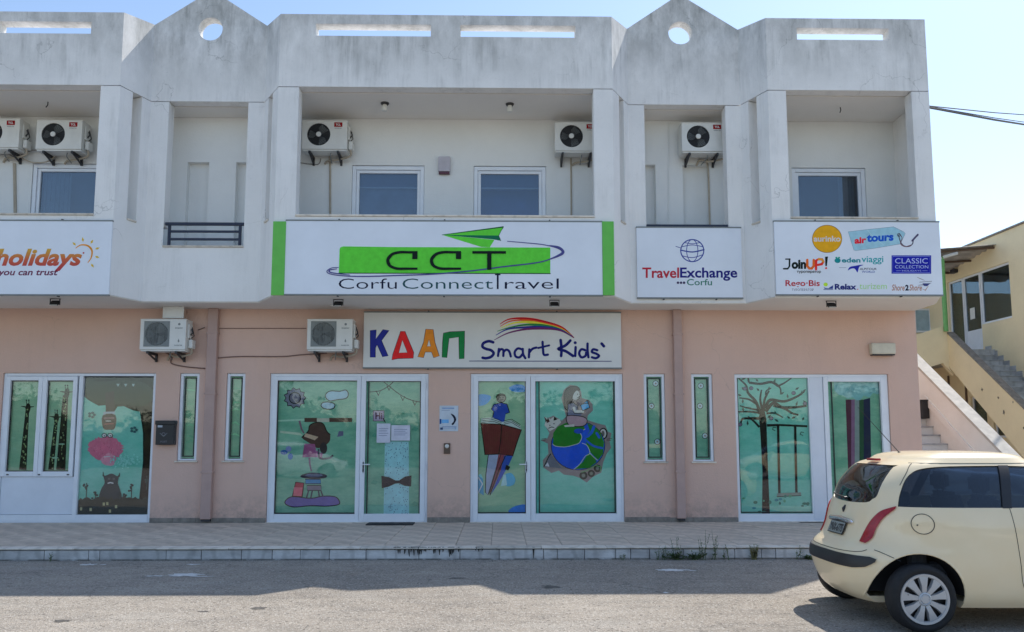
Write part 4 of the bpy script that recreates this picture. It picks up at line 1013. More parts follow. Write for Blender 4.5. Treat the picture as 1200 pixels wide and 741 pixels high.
# 5 --- kindergarten sign on the pink wall
YD = YW-.075
s5 = signboard('sign', (426, 366.5, 728, 431), YD, 'white sign with four big coloured Greek letters and a rainbow on the pink wall', M['sign2'], None, .05)
a = Art(YD, 425, 360, 3.871)
def let(pts, m, hole=None): a.poly(pts, m); a.line(pts, 2.2, C(24, 24, 40), closed=True)
for n_, cc, pl, hl in (('blue_letter', C(34, 40, 116), [(34, 106), (62, 103), (60, 145), (92, 102), (120, 106), (86, 152), (116, 222), (90, 226), (66, 172), (58, 186), (58, 228), (34, 228)], None),
                    ('red_letter', C(196, 34, 36), [(172, 110), (192, 110), (232, 206), (230, 232), (160, 234), (132, 240), (136, 216)], [(180, 150), (203, 206), (164, 208)]),
                    ('orange_letter', C(212, 112, 36), [(286, 100), (320, 102), (328, 160), (348, 222), (322, 230), (312, 204), (284, 204), (276, 230), (250, 226), (276, 160)], [(301, 148), (309, 178), (292, 178)]),
                    ('green_letter', C(24, 104, 54), [(366, 118), (396, 112), (463, 109), (462, 160), (460, 234), (438, 236), (436, 136), (392, 142), (382, 230), (360, 228), (362, 160)], None)):
    a = Art(YD, 425, 360, 3.871); let(pl, cc)
    if hl: a.poly(hl, M['sign2']); a.line(hl, 2, C(24, 24, 40), closed=True)
    a.build(n_, s5)
a = Art(YD, 425, 360, 3.871)
arcs = [((622, 78), (665, 55), (740, 52), (830, 68), (905, 92), (958, 138), C(196, 34, 40), 8), ((624, 88), (670, 64), (740, 60), (830, 76), (905, 98), (958, 138), C(206, 80, 40), 6), ((626, 96), (680, 74), (745, 68), (825, 80), (900, 100), (955, 136), C(215, 200, 60), 8), ((610, 110), (670, 92), (745, 80), (830, 84), (900, 102), (955, 136), C(36, 110, 60), 7), ((604, 128), (660, 100), (745, 92), (830, 92), (900, 104), (952, 134), C(40, 44, 120), 8), ((596, 150), (660, 118), (745, 100), (830, 98), (900, 108), (958, 140), C(90, 36, 84), 7)]
for ar in arcs: a.line(list(ar[:6]), (2.5, ar[7]*1.55, 3), ar[6], sm=True)
for ar in ((0, 0),): a.line([(622, 78), (665, 55), (740, 51), (830, 66), (905, 91), (960, 140)], (1, 3, 1.5), C(100, 20, 30), sm=True)
a.build('rainbow', s5)
a = Art(YD, 425, 360, 3.871); HW = C(22, 26, 88); q = lambda p, w_=9.5: a.line(p, w_*1.15, HW, sm=True)
q([(592, 160), (572, 155), (548, 164), (544, 180), (560, 190), (582, 196), (594, 210), (582, 226), (560, 232), (544, 230)], 11)
q([(618, 190), (614, 222)]); q([(616, 206), (626, 192), (638, 196), (638, 222)]); q([(638, 206), (650, 194), (664, 200), (672, 224)])
q([(722, 192), (704, 188), (690, 204), (694, 224), (712, 228), (726, 212)]); q([(726, 190), (728, 214), (738, 232)])
q([(756, 192), (754, 228)]); q([(756, 206), (770, 190), (788, 184)]); q([(816, 158), (818, 190), (822, 216), (840, 216)]); q([(796, 186), (846, 174)], 8)
q([(898, 150), (902, 190), (900, 222)], 11); q([(942, 152), (920, 174), (888, 190), (920, 200), (954, 222)], 11)
q([(966, 182), (964, 222)], 10); a.ell(964, 162, 7, 7, HW, 12); q([(1010, 196), (992, 192), (982, 210), (992, 228), (1010, 222), (1014, 206)]); q([(1020, 166), (1020, 196), (1024, 228)])
q([(1064, 196), (1046, 192), (1040, 204), (1060, 212), (1072, 222), (1058, 232), (1040, 228)]); q([(1084, 166), (1094, 178)], 11)
a.line([(484, 245), (1128, 246)], 3, HW); a.build('handwritten_lettering', s5)
# ================================================================== FITTINGS
def smooth3(P_, n=5):
    a_ = smooth([(p[0], p[1]) for p in P_], n); c_ = smooth([(p[0], p[2]) for p in P_], n); return [(u[0], u[1], v[1]) for u, v in zip(a_, c_)]
def aircon(x, z, Y, w_, h_, d_, label, kind, group):
    """outdoor unit: x,z = lower left front corner, Y = front face"""
    r = empty('air_conditioner', (x, Y, z), label, 'air conditioner', group)
    b = MB(); b.mat(M['acw']); cx, cz, R_ = x+w_*(.37 if kind == 1 else .36), z+h_*.52, h_*(.40 if kind == 1 else .39)
    circ = [(cx+R_*cos(2*pi*k/36), cz+R_*sin(2*pi*k/36)) for k in range(36)]
    b.extr([[(x, z), (x+w_, z), (x+w_, z+h_), (x, z+h_)], circ], lambda p, q, d: (p, Y+d, q), 0, .02)
    b.box(x, x+w_, Y+.02, Y+d_, z+h_-.012, z+h_); b.box(x, x+w_, Y+.02, Y+d_, z, z+.012); b.box(x, x+.012, Y+.02, Y+d_, z+.012, z+h_-.012); b.box(x+w_-.012, x+w_, Y+.02, Y+d_, z+.012, z+h_-.012); b.box(x+.012, x+w_-.012, Y+d_-.01, Y+d_, z+.012, z+h_-.012)
    b.bbox(x-.008, x+w_+.008, Y-.006, Y+d_+.004, z+h_-.001, z+h_+.014, .004)
    b.bbox(x+.01, x+w_-.01, Y+.02, Y+d_-.02, z-.03, z-.001, .004)
    if kind == 1:
        for k in range(9): b.box(x+w_*.76, x+w_*.94, Y-.003, Y+.004, z+h_*(.18+.05*k), z+h_*(.18+.05*k)+.008)
    b.build('casing', None, r)
    b = MB(); b.box(x+.014, x+w_-.014, Y+.06, Y+.07, z+.014, z+h_-.014); b.build('cavity', M['acd'], r)
    # fan blades and guard
    b = MB()
    for k in range(3):
        q0 = k*2*pi/3+.4
        pts = [(cx+R_*rr*cos(q0+t), Y+.045-dy, cz+R_*rr*sin(q0+t)) for rr, t, dy in ((.15, 0, 0), (.9, .1, .0), (.95, .9, .03), (.6, 1.2, .03), (.15, .9, .02))]
        b.add(pts, [(0, 1, 2, 3, 4)])
    b.build('fan_blade', M['acg'], r)
    b = MB(); gm = M['dark'] if kind == 1 else M['acg']
    for k in range(9): 
        rr = R_*(k+1.6)/10.6; b.lathe([(rr-.0028, -.0028), (rr+.0028, -.0028), (rr+.0028, .0028), (rr-.0028, .0028)], (cx, Y-.004, cz), 'y', 36, True)
    if kind == 1:
        for k in range(26):
            q = 2*pi*k/26; b.tube([(cx+R_*.18*cos(q), Y-.002, cz+R_*.18*sin(q)), (cx+R_*.6*cos(q+.18), Y-.012, cz+R_*.6*sin(q+.18)), (cx+R_*1.0*cos(q+.42), Y+.004, cz+R_*1.0*sin(q+.42))], .0028, 4)
    else:
        for k in range(-9, 10):
            o_ = R_*k/9.6; l = sqrt(max(0, R_*R_-o_*o_)); b.box(cx-l, cx+l, Y-.006, Y-.002, cz+o_-.003, cz+o_+.003)
            if k % 3 == 0: b.box(cx+o_-.003, cx+o_+.003, Y-.01, Y-.0065, cz-l, cz+l)
    b.build('fan_guard', gm, r)
    if kind == 1:
        b = MB(); b.lathe([(.0, -.022), (.04, -.022), (.048, -.012), (.048, .0)], (cx, Y, cz), 'y', 20); b.build('hub', M['acw'], r)
        s_ = 5.2; a = Art(Y, 0, 0, 1); a.W = lambda p, a=a: (p[0], Y-.001-.0005*a.k, p[1])
        bx, bz = x+w_*.71, z+h_*.79
        a.poly([(bx, bz), (bx+.15, bz), (bx+.15, bz+.085), (bx, bz+.085)][::-1], C(110, 10, 14, 2)); a.k += 1
        vs, fs = text_mesh('TCL', .05, 0); W_ = max(v[0] for v in vs); H_ = max(v[1] for v in vs); a.mb.mat(WH); a.mb.add([(bx+.03+v[0]/W_*.09, Y-.004, bz+.024+v[1]/H_*.038) for v in vs], fs)
        vs, fs = text_mesh('INVERTER', .02, 0); W_ = max(v[0] for v in vs); a.mb.mat(M['acg']); a.mb.add([(bx+.01+v[0]/W_*.13, Y-.003, bz-.035+v[1]/H_*.018) for v in vs], fs); a.build('badge', r)
    else:
        b = MB(); c0 = cx-R_*1.08; 
        b.extr([[(c0, cz-R_*1.1), (cx+R_*1.1, cz-R_*1.1), (cx+R_*1.1, cz+R_*1.1), (c0, cz+R_*1.1)], circ], lambda p, q, d: (p, Y-.006+d, q), 0, .005); b.build('fan_surround', M['acg'], r)
        b = MB(); b.mat(M['acg']); W_ = .14
        for (bd, zz, h2) in (('inventor', .70, .026), ('INVERTER', .12, .018)):
            vs, fs = text_mesh(bd, .03, 0); w2 = max(v[0] for v in vs); hh = max(v[1] for v in vs); b.add([(x+w_*.76+v[0]/w2*W_, Y-.002, z+h_*zz+v[1]/hh*h2) for v in vs], fs)
        b.lathe([(0, -.003), (.022, -.003)], (x+w_*.85, Y, z+h_*.85), 'y', 16)
        b.add([(x+w_*.85, Y-.003, z+h_*.36), (x+w_*.87, Y-.003, z+h_*.27), (x+w_*.85, Y-.003, z+h_*.23), (x+w_*.83, Y-.003, z+h_*.27)], [(0, 1, 2, 3)])
        b.build('badge', None, r)
    # valve cover and brackets, pipework
    b = MB(); b.bbox(x+w_+.008, x+w_+.085, Y+.10, Y+d_-.03, z+.03, z+h_*.36, .02); b.bbox(x+w_+.001, x+w_+.03, Y+.08, Y+d_-.05, z+h_*.40, z+h_*.88, .01)
    b.build('valve_cover', M['acw'], r)
    b = MB(); b.tube([(x+w_+.03, Y+.15, z+h_*.5), (x+w_+.07, Y+.15, z+h_*.6), (x+w_+.05, Y+.15, z+h_*.72)], .014, 6); b.tube([(x+w_+.03, Y+.2, z+h_*.42), (x+w_+.075, Y+.2, z+h_*.5), (x+w_+.03, Y+.2, z+h_*.8)], .009, 6); b.build('valve', M['dark'], r)
    rr_ = random.Random(int(x*100)); s2 = rr_.uniform(-.04, .04)
    b = MB(); b.tube(smooth3([(x+w_+.04, Y+.16, z+.05), (x+w_+.03, Y+.20, z-.06), (x+w_*.72+s2, Y+.26, z-.11), (x+w_*.5, YW-.05, z-.08-s2), (x+w_*.42, YW-.015, z-.16)]), .019, 7); b.build('pipe', M['copper'], r)
    b = MB(); b.tube(smooth3([(x+w_*.62, Y+.14, z-.02), (x+w_*.60, Y+.15, z-.09), (x+w_*.55+s2, YW-.04, z-.15)]), .009, 6); b.build('drain_hose', M['acg'], r)
    for k in (.17, .80):
        b = MB(); bx = x+w_*k; b.box(bx-.018, bx+.018, Y+.0, YW+.0, z-.075, z-.032); b.box(bx-.018, bx+.018, YW-.04, YW+.0, z-.19, z-.075)
        b.tube([(bx, Y+.06, z-.07), (bx, YW-.01, z-.17)], .018, 6); b.build('bracket', M['dark'], r)
    return r
U1 = 'outdoor units hung high in the balconies'
def acpx(px0, py1, Y, w_, h_): x, z = X2(px0, py1, Y); return x, z
for (px, py, lab) in ((41.5, 174.5, 'grey white outdoor fan unit beside the left balcony window, second from the left edge'), (-32, 172.5, 'outdoor fan unit cut off by the left edge of the photo'),
                      (353.5, 174.5, 'outdoor fan unit in the left end of the long middle balcony'), (650.5, 176.5, 'outdoor fan unit half behind the column at the right end of the middle balcony'), (799.5, 177, 'outdoor fan unit in the narrow balcony above the globe sign')):
    x, z = X2(px, py, 14.40); aircon(x, z, 14.40, .82, .53, .30, lab, 1, U1)
U2 = 'outdoor units on the pink wall'
for (px, py, lab) in ((163.5, 409.5, 'outdoor unit on the pink wall left of the downpipe with a board wedged on top'), (359.5, 409.5, 'outdoor unit on the pink wall beside the childcare sign')):
    x, z = X2(px, py, 14.36); aircon(x, z, 14.36, .80, .53, .30, lab, 2, U2)
x0, x1, z0, z1 = R4(191.5, 362, 216, 372, 14.5)
b = MB(); b.bbox(x0, x1, 14.47, 14.50, z0-.02, ZS-.017, .003); tag(b.build('board', M['acw']), 'pale board wedged between the left outdoor unit and the soffit', 'board')
# bundles of pipes and cables
def cable(name, pts, r_, m, label, Y=YW-.012, sag=True):
    b = MB(); q = smooth(pts, 5) if sag else pts; b.tube([(X2(p[0], p[1], Y)[0], Y, X2(p[0], p[1], Y)[1]) for p in q], r_, 6)
    return tag(b.build(name, m), label, 'cable' if 'cable' in name else 'pipe')
cable('pipe', [(386.5, 182), (387, 200), (387, 252)], .020, M['copper'], 'pale insulated pipe down the wall under the fan unit left of the middle windows', sag=False)
cable('pipe', [(669, 186), (669.5, 256)], .016, M['copper'], 'thin pipe down the wall right of the middle windows', sag=False)
cable('pipe', [(828, 186), (830, 200), (832, 268)], .018, M['copper'], 'thin pipe down the wall inside the narrow balcony above the globe sign', sag=False)
cable('pipe', [(17, 192), (18, 256)], .028, M['copper'], 'pale pipe bundle down the wall left of the leftmost upper window', sag=False)
cable('cable', [(0, 181), (10, 181), (20, 185), (34, 177), (50, 178), (60, 187), (66, 184)], .014, M['cable'], 'grey cable loop under the two leftmost fan units', 14.7)
cable('cable', [(22, 183), (36, 190), (54, 190), (64, 184)], .012, M['copper'], 'pale hose drooping below the second fan unit', 14.7)
cable('cable', [(783.5, 145), (783.5, 260)], .010, M['whitein'], 'thin vertical cable duct in the narrow balcony', sag=False)
cable('cable', [(352, 191), (372, 193), (376, 186)], .008, M['cable'], 'thin wire at the left end of the middle balcony')
cable('cable', [(192, 412), (201, 418), (201, 426), (218, 430), (240, 432)], .013, M['brownc'], 'brown cable from the left outdoor unit to the downpipe')
cable('cable', [(251, 420), (280, 418), (330, 418), (352, 416), (383, 414)], .011, M['brownc'], 'brown cable between the downpipe and the outdoor unit beside the childcare sign')
cable('cable', [(232, 387), (240, 384)], .008, M['brownc'], 'short thin wire beside the left outdoor unit', sag=False)
cable('cable', [(251, 385), (359, 385)], .007, M['brownc'], 'thin straight wire high on the pink wall left of the outdoor unit', sag=False)
# floodlights under the soffit
def flood(px, py, lab, cam=False):
    x, z = X2(px, py, 13.75); r = empty('floodlight', (x, 13.75, ZS-.015), lab, 'lamp', 'lamps under the overhang')
    b = MB(); b.box(x-.085, x-.075, 13.70, 13.72, ZS-.125, ZS-.016); b.box(x+.075, x+.085, 13.70, 13.72, ZS-.125, ZS-.016); b.box(x-.085, x+.085, 13.70, 13.74, ZS-.022, ZS-.0155); b.build('bracket', M['dark'], r)
    bm = bmesh.new(); bmesh.ops.create_cube(bm, size=1); bmesh.ops.scale(bm, vec=(.14, .05, .10), verts=bm.verts); bmesh.ops.bevel(bm, geom=bm.edges[:], offset=.01, segments=2, affect='EDGES')
    bmesh.ops.rotate(bm, cent=(0, 0, 0), matrix=Matrix.Rotation(radians(-50), 3, 'X'), verts=bm.verts); bmesh.ops.translate(bm, vec=(x, 13.71, ZS-.09), verts=bm.verts)
    b = MB(); b.bm(bm); b.build('housing', M['black'], r)
    bm = bmesh.new(); bmesh.ops.create_cube(bm, size=1); bmesh.ops.scale(bm, vec=(.115, .006, .075), verts=bm.verts)
    bmesh.ops.rotate(bm, cent=(0, 0, 0), matrix=Matrix.Rotation(radians(-50), 3, 'X'), verts=bm.verts); bmesh.ops.translate(bm, vec=(x, 13.71-.019, ZS-.09-.022), verts=bm.verts)
    b = MB(); b.bm(bm); b.build('lens', M['acw'], r)
for px, lab in ((66, 'small black floodlight under the overhang, leftmost, above the giraffe windows'), (397, 'small black floodlight under the overhang above the outdoor unit beside the childcare sign'), (649.5, 'small black floodlight under the overhang above the rainbow sign'), (973, 'small black floodlight under the overhang below the tour operator sign')): flood(px, 354, lab)
x0, x1, z0, z1 = R4(386, 361, 400, 364.5, 14.3); b = MB(); b.lathe([(0, -.03), (.07, -.03), (.09, -.012), (.095, 0)], ((x0+x1)/2, 14.3, ZS-.016), 'z', 20); tag(b.build('ceiling_socket', M['acw']), 'round white socket under the soffit above the outdoor unit', 'socket')
# balcony ceiling spots
for px, lab in ((451, 'round ceiling lamp in the middle balcony, left of the two'), (597.5, 'round ceiling lamp in the middle balcony, right of the two')):
    x, z = X2(px, 122, 14.05); zc_ = ZC; r = empty('ceiling_lamp', (x, 14.05, ZC), lab, 'lamp', 'ceiling lamps of the middle balcony')
    b = MB(); b.lathe([(0, -.035), (.06, -.035), (.075, -.012), (.075, -.0005)], (x, 14.05, zc_), 'z', 20); b.build('base', M['dark'], r)
    b = MB(); b.lathe([(.0, -.155), (.045, -.15), (.052, -.10), (.04, -.036)], (x, 14.05, zc_), 'z', 20); b.build('lamp_shade', M['acw'], r)
for (px, py, lab) in ((56, 124, 'small broken wire stub hanging from the ceiling of the left balcony'), (985, 133, 'small wire stub hanging from the ceiling of the right balcony')):
    x, z = X2(px, py, 14.1); b = MB(); b.tube([(x, 14.1, ZC), (x+.004, 14.09, ZC-.06), (x-.02, 14.08, ZC-.11)], .009, 6); tag(b.build('wire_stub', M['dark']), lab, 'wire')
# alarm siren
x0, x1, z0, z1 = R4(513.5, 183.5, 527.5, 204, YW-.06); r = empty('alarm_box', ((x0+x1)/2, YW, z0), 'pale alarm siren box with dark red light between the two middle windows', 'alarm')
b = MB(); b.bbox(x0, x1, YW-.07, YW, z0+.05, z1, .012); b.build('casing', simple('pale_lilac_plastic', (.50, .47, .52), .5), r); b = MB(); b.bbox(x0+.01, x1-.01, YW-.065, YW, z0, z0+.048, .008); b.build('light', simple('dark_red_lens', (.09, .015, .03), .2), r)
# letter box
x0, x1, z0, z1 = R4(182, 493, 205, 521.5, YW-.1); r = empty('letter_box', ((x0+x1)/2, YW, z0), 'black letter box on the pink wall beside the monster painting', 'letter box')
b = MB(); b.bbox(x0+.01, x1-.01, YW-.11, YW, z0, z1-.06, .008); b.build('body', M['black'], r)
b = MB(); b.bbox(x0-.004, x1+.004, YW-.13, YW, z1-.075, z1, .012); b.build('lid', M['black'], r)
a = Art(YW-.111, 0, 350, 3.636); a.rect(672, 540, 692, 549, C(140, 145, 150)); a.line([(682, 574), (697, 588), (712, 574)], 2.5, C(90, 92, 95)); a.ring(697, 578, 7, 6, 2, C(100, 100, 104)); a.text('POST', 684, 606, 712, 614, C(90, 90, 94), .02); a.build('emblem', r)
# printed notice and bell
x0, x1, z0, z1 = R4(515, 475.5, 537, 505.5, YW-.01); r = empty('notice', ((x0+x1)/2, YW, z0), 'small printed notice with blue marks on the pink wall between the glass doors', 'notice')
b = MB(); b.box(x0, x1, YW-.010, YW-.001, z0, z1); b.build('sheet', simple('notice_paper', (.55, .62, .70), .5), r)
a = Art(YW-.011, 500, 440, 6.18); a.rect(112, 234, 200, 243, C(110, 130, 160)); a.rect(108, 252, 168, 256, C(120, 130, 150)); a.poly([(94, 316), (106, 316), (106, 352), (94, 352)], C(24, 60, 110)); a.rect(108, 320, 160, 346, C(90, 140, 180)); a.rect(98, 378, 118, 394, C(40, 60, 90)); a.rect(112, 370, 216, 376, C(110, 125, 150)); a.rect(122, 382, 200, 386, C(130, 145, 165)); a.rect(202, 376, 214, 392, C(120, 140, 160))
a.poly(smooth([(174, 278), (200, 290), (214, 318), (206, 340), (190, 360), (180, 352), (194, 336), (196, 312)], 4, True), C(24, 28, 44)); a.build('print', r)
x0, x1, z0, z1 = R4(520, 519.5, 527.5, 532, YW-.03); r = empty('door_bell', ((x0+x1)/2, YW, z0), 'small bell unit with a glass lens below the notice on the pink wall', 'bell')
b = MB(); b.bbox(x0, x1, YW-.03, YW, z0, z1, .006); b.build('casing', M['brown'], r); b = MB(); b.lathe([(0, -.022), (.025, -.018), (.038, 0)], ((x0+x1)/2, YW-.03, z1-.055), 'y', 16); b.build('lens', M['acw'], r)
# papers on the door
for (pa, lab) in (((441.5, 496.5, 457.5, 519), 'tall white sheet taped to the glass door, left of the two'), ((458.5, 498.5, 480.5, 516.5), 'wide lilac white sheet taped to the glass door, right of the two')):
    x0, x1, z0, z1 = R4(*pa, YG-.008); r = empty('paper_sheet', ((x0+x1)/2, YG-.008, z0), lab, 'paper', 'sheets taped to the glass door')
    b = MB(); b.box(x0, x1, YG-.010, YG-.0085, z0, z1); b.build('sheet', simple('paper', (.60, .62, .72), .8), r)
    a = Art(YG-.0102); a.frame(0, 0, 1); w2 = pa[2]-pa[0]; h2 = pa[3]-pa[1]
    for k in range(4): a.rect(pa[0]+w2*.15, pa[1]+h2*(.25+k*.12), pa[0]+w2*(.85-.1*(k % 2)), pa[1]+h2*(.25+k*.12)+.7, C(110, 115, 135))
    a.build('print', r)
# wall lamp right
x0, x1, z0, z1 = R4(1021.5, 402, 1050, 416.5, YW-.12); r = empty('wall_lamp', ((x0+x1)/2, YW, z0), 'cream box lamp on the pink wall above the right door', 'lamp')
b = MB(); b.bbox(x0, x1, YW-.13, YW, z0+.02, z1, .025); b.build('lamp_shade', M['cream'], r); b = MB(); b.bbox(x0+.02, x1-.02, YW-.12, YW, z0, z0+.022, .004); b.build('base', M['dark'], r)
# door mat
d0 = X2(430, 617, 14.6); x0 = X2(430, 617, 14.45)[0]; x1 = X2(485, 617, 14.45)[0]
b = MB(); b.bbox(x0, x1, 14.28, 14.66, .17, .188, .006); tag(b.build('doormat', M['mat']), 'thin black doormat before the glazed door with the bow tie', 'doormat')
# ---- weeds at the kerb
def weed(px, h_, lab, kind, seed):
    r = random.Random(seed); x = X2(px, 655, YK-.05)[0]; y = YK-.06; root = empty('weed', (x, y, 0), lab, 'weed', 'weeds along the kerb')
    st = MB(); lf = MB(); n = {'tall': 4, 'bush': 12, 'grass': 24, 'small': 3}[kind]
    for k in range(n):
        q = r.uniform(0, 2*pi); spread = {'tall': .10, 'bush': .22, 'grass': .10, 'small': .05}[kind]; hh = h_*r.uniform(.55, 1)*(1 if kind != 'bush' else r.uniform(.4, 1))
        tx, ty = x+cos(q)*spread*r.uniform(.2, 1), y-.02+sin(q)*spread*.25*r.uniform(0, 1)
        bx, by = x+r.uniform(-.04, .04), y+r.uniform(-.03, .01)
        P_ = [(bx+(tx-bx)*t+r.uniform(-.006, .006), by+(ty-by)*t, hh*t) for t in (0, .33, .66, 1)]
        if kind == 'bush': P_[3] = (P_[3][0], P_[3][1], hh*.85)
        st.tube(P_, [.004, .003, .0025, .0012], 5)
        m_ = {'tall': 12, 'bush': 11, 'grass': 6, 'small': 8}[kind]
        for j in range(m_):
            t = r.uniform(.15, 1); p = Vector(P_[0]).lerp(Vector(P_[3]), t); a_ = r.uniform(0, 2*pi); l = {'tall': .05, 'bush': .07, 'grass': .06, 'small': .045}[kind]*r.uniform(.6, 1.2)*(1.2-t*.7); w2 = l*.22
            d = Vector((cos(a_), sin(a_)*.7, r.uniform(.1, .9))).normalized(); sd = d.cross(Vector((0, 0, 1))).normalized()*w2
            lf.add([p, p+d*l*.5+sd, p+d*l, p+d*l*.5-sd], [(0, 1, 2, 3)])
    st.build('stem', M['dry'] if kind == 'grass' else M['stem'], root); lf.build('leaves', M['dry'] if kind == 'grass' else M['stem'], root, normals=False)
for i, (px, h_, lab, kind) in enumerate([(771, .20, 'slim weed at the kerb, leftmost of the row', 'small'), (777.5, .20, 'small leafy weed at the kerb, second from the left', 'tall'), (791, .36, 'tall bushy weed at the kerb under the right downpipe', 'tall'), (794, .16, 'low leafy clump at the foot of the tall weed', 'bush'), (813.5, .17, 'low dark green rosette at the kerb between two tall weeds', 'bush'),
      (824.5, .42, 'thin tall weed reaching over the kerb edge, left of the tallest', 'tall'), (836, .42, 'tallest bushy weed at the kerb below the tree painting', 'tall'), (850, .24, 'single thin weed at the kerb right of the tallest weed', 'small'), (884, .22, 'yellowish dry tuft standing away from the kerb', 'grass'), (936, .20, 'small weed at the kerb left of the cream car', 'small'), (949, .08, 'low weed clump half behind the rear of the car', 'bush'), (730, .09, 'tiny weed in a kerb joint below the globe doors', 'small'), (59, .12, 'small weed in a kerb joint at the left', 'small')]):
    weed(px, h_, lab, kind, 50+i)
# ---- overhead wires at the right
def wire(p0, p1, r_, lab):
    a_, b2 = Vector(p0), Vector(p1); pts = [a_.lerp(b2, t/10)-Vector((0, 0, .5*4*(t/10)*(1-t/10))) for t in range(11)]
    b = MB(); b.tube(pts, r_, 5); tag(b.build('overhead_wire', M['dark']), lab, 'wire')
xa, za = X2(1095, 124.5, 14.6); 
for (qx, qy, r_, lab, dz) in ((1210, 122, .012, 'uppermost thin overhead wire leaving the right corner of the building', 0), (1210, 134, .022, 'thick lower overhead cable leaving the right corner of the building', -.03), (1210, 131, .010, 'thin overhead wire just above the thick cable', -.012)):
    xb, zb = X2(qx, qy, 18); d_ = (xb-xa, 3.4, zb-za-dz); k = 6
    wire((xa-.1, 14.6, za+dz), (xa+d_[0]*k, 14.6+3.4*k, za+dz+(zb-za-dz)*k+ .5*.0), r_, lab)
# ================================================================== CAR
CX, CY = 3.05, 7.90
Lc = 3.78
def itp(tb, z):
    if z <= tb[0][0]: return tb[0][1]
    for (a, b), (c, d) in zip(tb, tb[1:]):
        if z <= c:
            t = (z-a)/(c-a); return b+(d-b)*t
    return tb[-1][1]
def smt(tb, n=14):
    q = smooth(tb, n); return [(max(q[i][0], q[i-1][0]+1e-5) if i else q[i][0], q[i][1]) for i in range(len(q))]
XR_ = smt([(.20, .24), (.26, .17), (.36, .115), (.50, .075), (.60, .085), (.66, .12), (.72, .185), (.82, .24), (.95, .285), (1.08, .335), (1.22, .385), (1.36, .50), (1.43, .60), (1.46, .72)])
XF_ = smt([(.20, 3.62), (.30, 3.74), (.50, 3.78), (.64, 3.75), (.74, 3.66), (.82, 3.50), (.90, 3.16), (.97, 2.86), (1.08, 2.66), (1.22, 2.42), (1.36, 2.16), (1.43, 1.98), (1.46, 1.86)])
HW_ = smt([(.20, .77), (.30, .825), (.50, .852), (.70, .855), (.88, .845), (1.0, .82), (1.06, .80), (1.20, .735), (1.34, .665), (1.43, .60), (1.46, .565)])
ZT, ZR = 1.46, 1.54
PX_, PY_ = 5.0, 3.2
def hull_ab(z): return itp(XR_, z), itp(XF_, z), itp(HW_, z)
def ring_at(z, d, n, k=1.):
    xr, xf, hw = hull_ab(z); xm = (xr+xf)/2; a = ((xf-xr)/2-d)*k; b = (hw-d)*k; out = []
    for i in range(n):
        q = 2*pi*(i+.5)/n; c, s_ = cos(q), sin(q)
        # even spacing on the superellipse by radial projection
        c2, s2 = c*a, s_*b; t = ((abs(c2)/a)**PX_+(abs(s2)/b)**PY_)**(-1/4.)
        lo, hi = .5, 2.
        for _ in range(24):
            m_ = (lo+hi)/2
            if (abs(c2*m_)/a)**PX_+(abs(s2*m_)/b)**PY_ > 1: hi = m_
            else: lo = m_
        out.append((xm+c2*lo, s2*lo))
    return out
def hull(d=0., z0=.20, n=104, top=ZT):
    """closed body shape, shrunk (d>0) or grown (d<0) along the surface"""
    zs = [z0+d]; 
    z = z0
    while z < top-.012: z += .022; zs.append(z)
    vs = []; fs = []
    rows = []
    for z in zs: rows.append([(x, y, z) for x, y in ring_at(min(max(z, .2), top), d, n)])
    for j in range(1, 9):
        q = j/8*pi/2*.985; rows.append([(x, y, top+(ZR-top-d)*sin(q)) for x, y in ring_at(top, d, n, cos(q)**.55)])
    for r_ in rows: vs += r_
    for j in range(len(rows)-1):
        for i in range(n): k = (i+1) % n; fs.append((j*n+i, j*n+k, (j+1)*n+k, (j+1)*n+i))
    fs.append(tuple(range(n))[::-1]); m_ = len(rows)-1; cx = sum(p[0] for p in rows[-1])/n
    vs.append((cx, 0, ZR-d)); c = len(vs)-1
    for i in range(n): fs.append((m_*n+i, m_*n+(i+1) % n, c))
    return vs, fs
def side_y(x, z, d=0.):
    if z > ZT: z = ZT
    xr, xf, hw = hull_ab(z); xm = (xr+xf)/2; a = (xf-xr)/2-d; u = min(1, abs(x-xm)/a); return (hw-d)*(1-u**PX_)**(1/PY_)
def rear_x(y, z, d=0.):
    xr, xf, hw = hull_ab(z); xm = (xr+xf)/2; a = (xf-xr)/2-d; u = min(1, abs(y)/(hw-d)); return xm-a*(1-u**PY_)**(1/PX_)
def tmp(vs, fs):
    me = bpy.data.meshes.new('t'); me.from_pydata([tuple(v) for v in vs], [], [list(f) for f in fs]); bm = bmesh.new(); bm.from_mesh(me); bmesh.ops.recalc_face_normals(bm, faces=bm.faces); bm.to_mesh(me); bm.free()
    o = bpy.data.objects.new('t', me); COL.objects.link(o); return o
def boole(a, others, op):
    for b in others:
        m_ = a.modifiers.new('b', 'BOOLEAN'); m_.operation = op; m_.object = b; m_.solver = 'EXACT'
    dg = bpy.context.evaluated_depsgraph_get(); dg.update()
    me = bpy.data.meshes.new_from_object(a.evaluated_get(dg)); a.modifiers.clear(); return me
def prism_dir(pts3, d0, d1):
    """outline (3-D points) swept from +d0 to +d1"""
    n = len(pts3); vs = [tuple(Vector(p)+Vector(d0)) for p in pts3]+[tuple(Vector(p)+Vector(d1)) for p in pts3]
    ax = Vector(d1)-Vector(d0); ax.normalize(); u = ax.orthogonal().normalized(); w_ = ax.cross(u)
    tr = tessellate_polygon([[Vector((Vector(p).dot(u), Vector(p).dot(w_), 0)) for p in pts3]])
    fs = [tuple(t) for t in tr]+[tuple(i+n for i in reversed(t)) for t in tr]+[(i, (i+1) % n, (i+1) % n+n, i+n) for i in range(n)]
    return tmp(vs, fs)
car = empty('parked_car', (CX, CY, 0), 'cream three door hatchback parked beside the pavement, only its rear half in view', 'car')
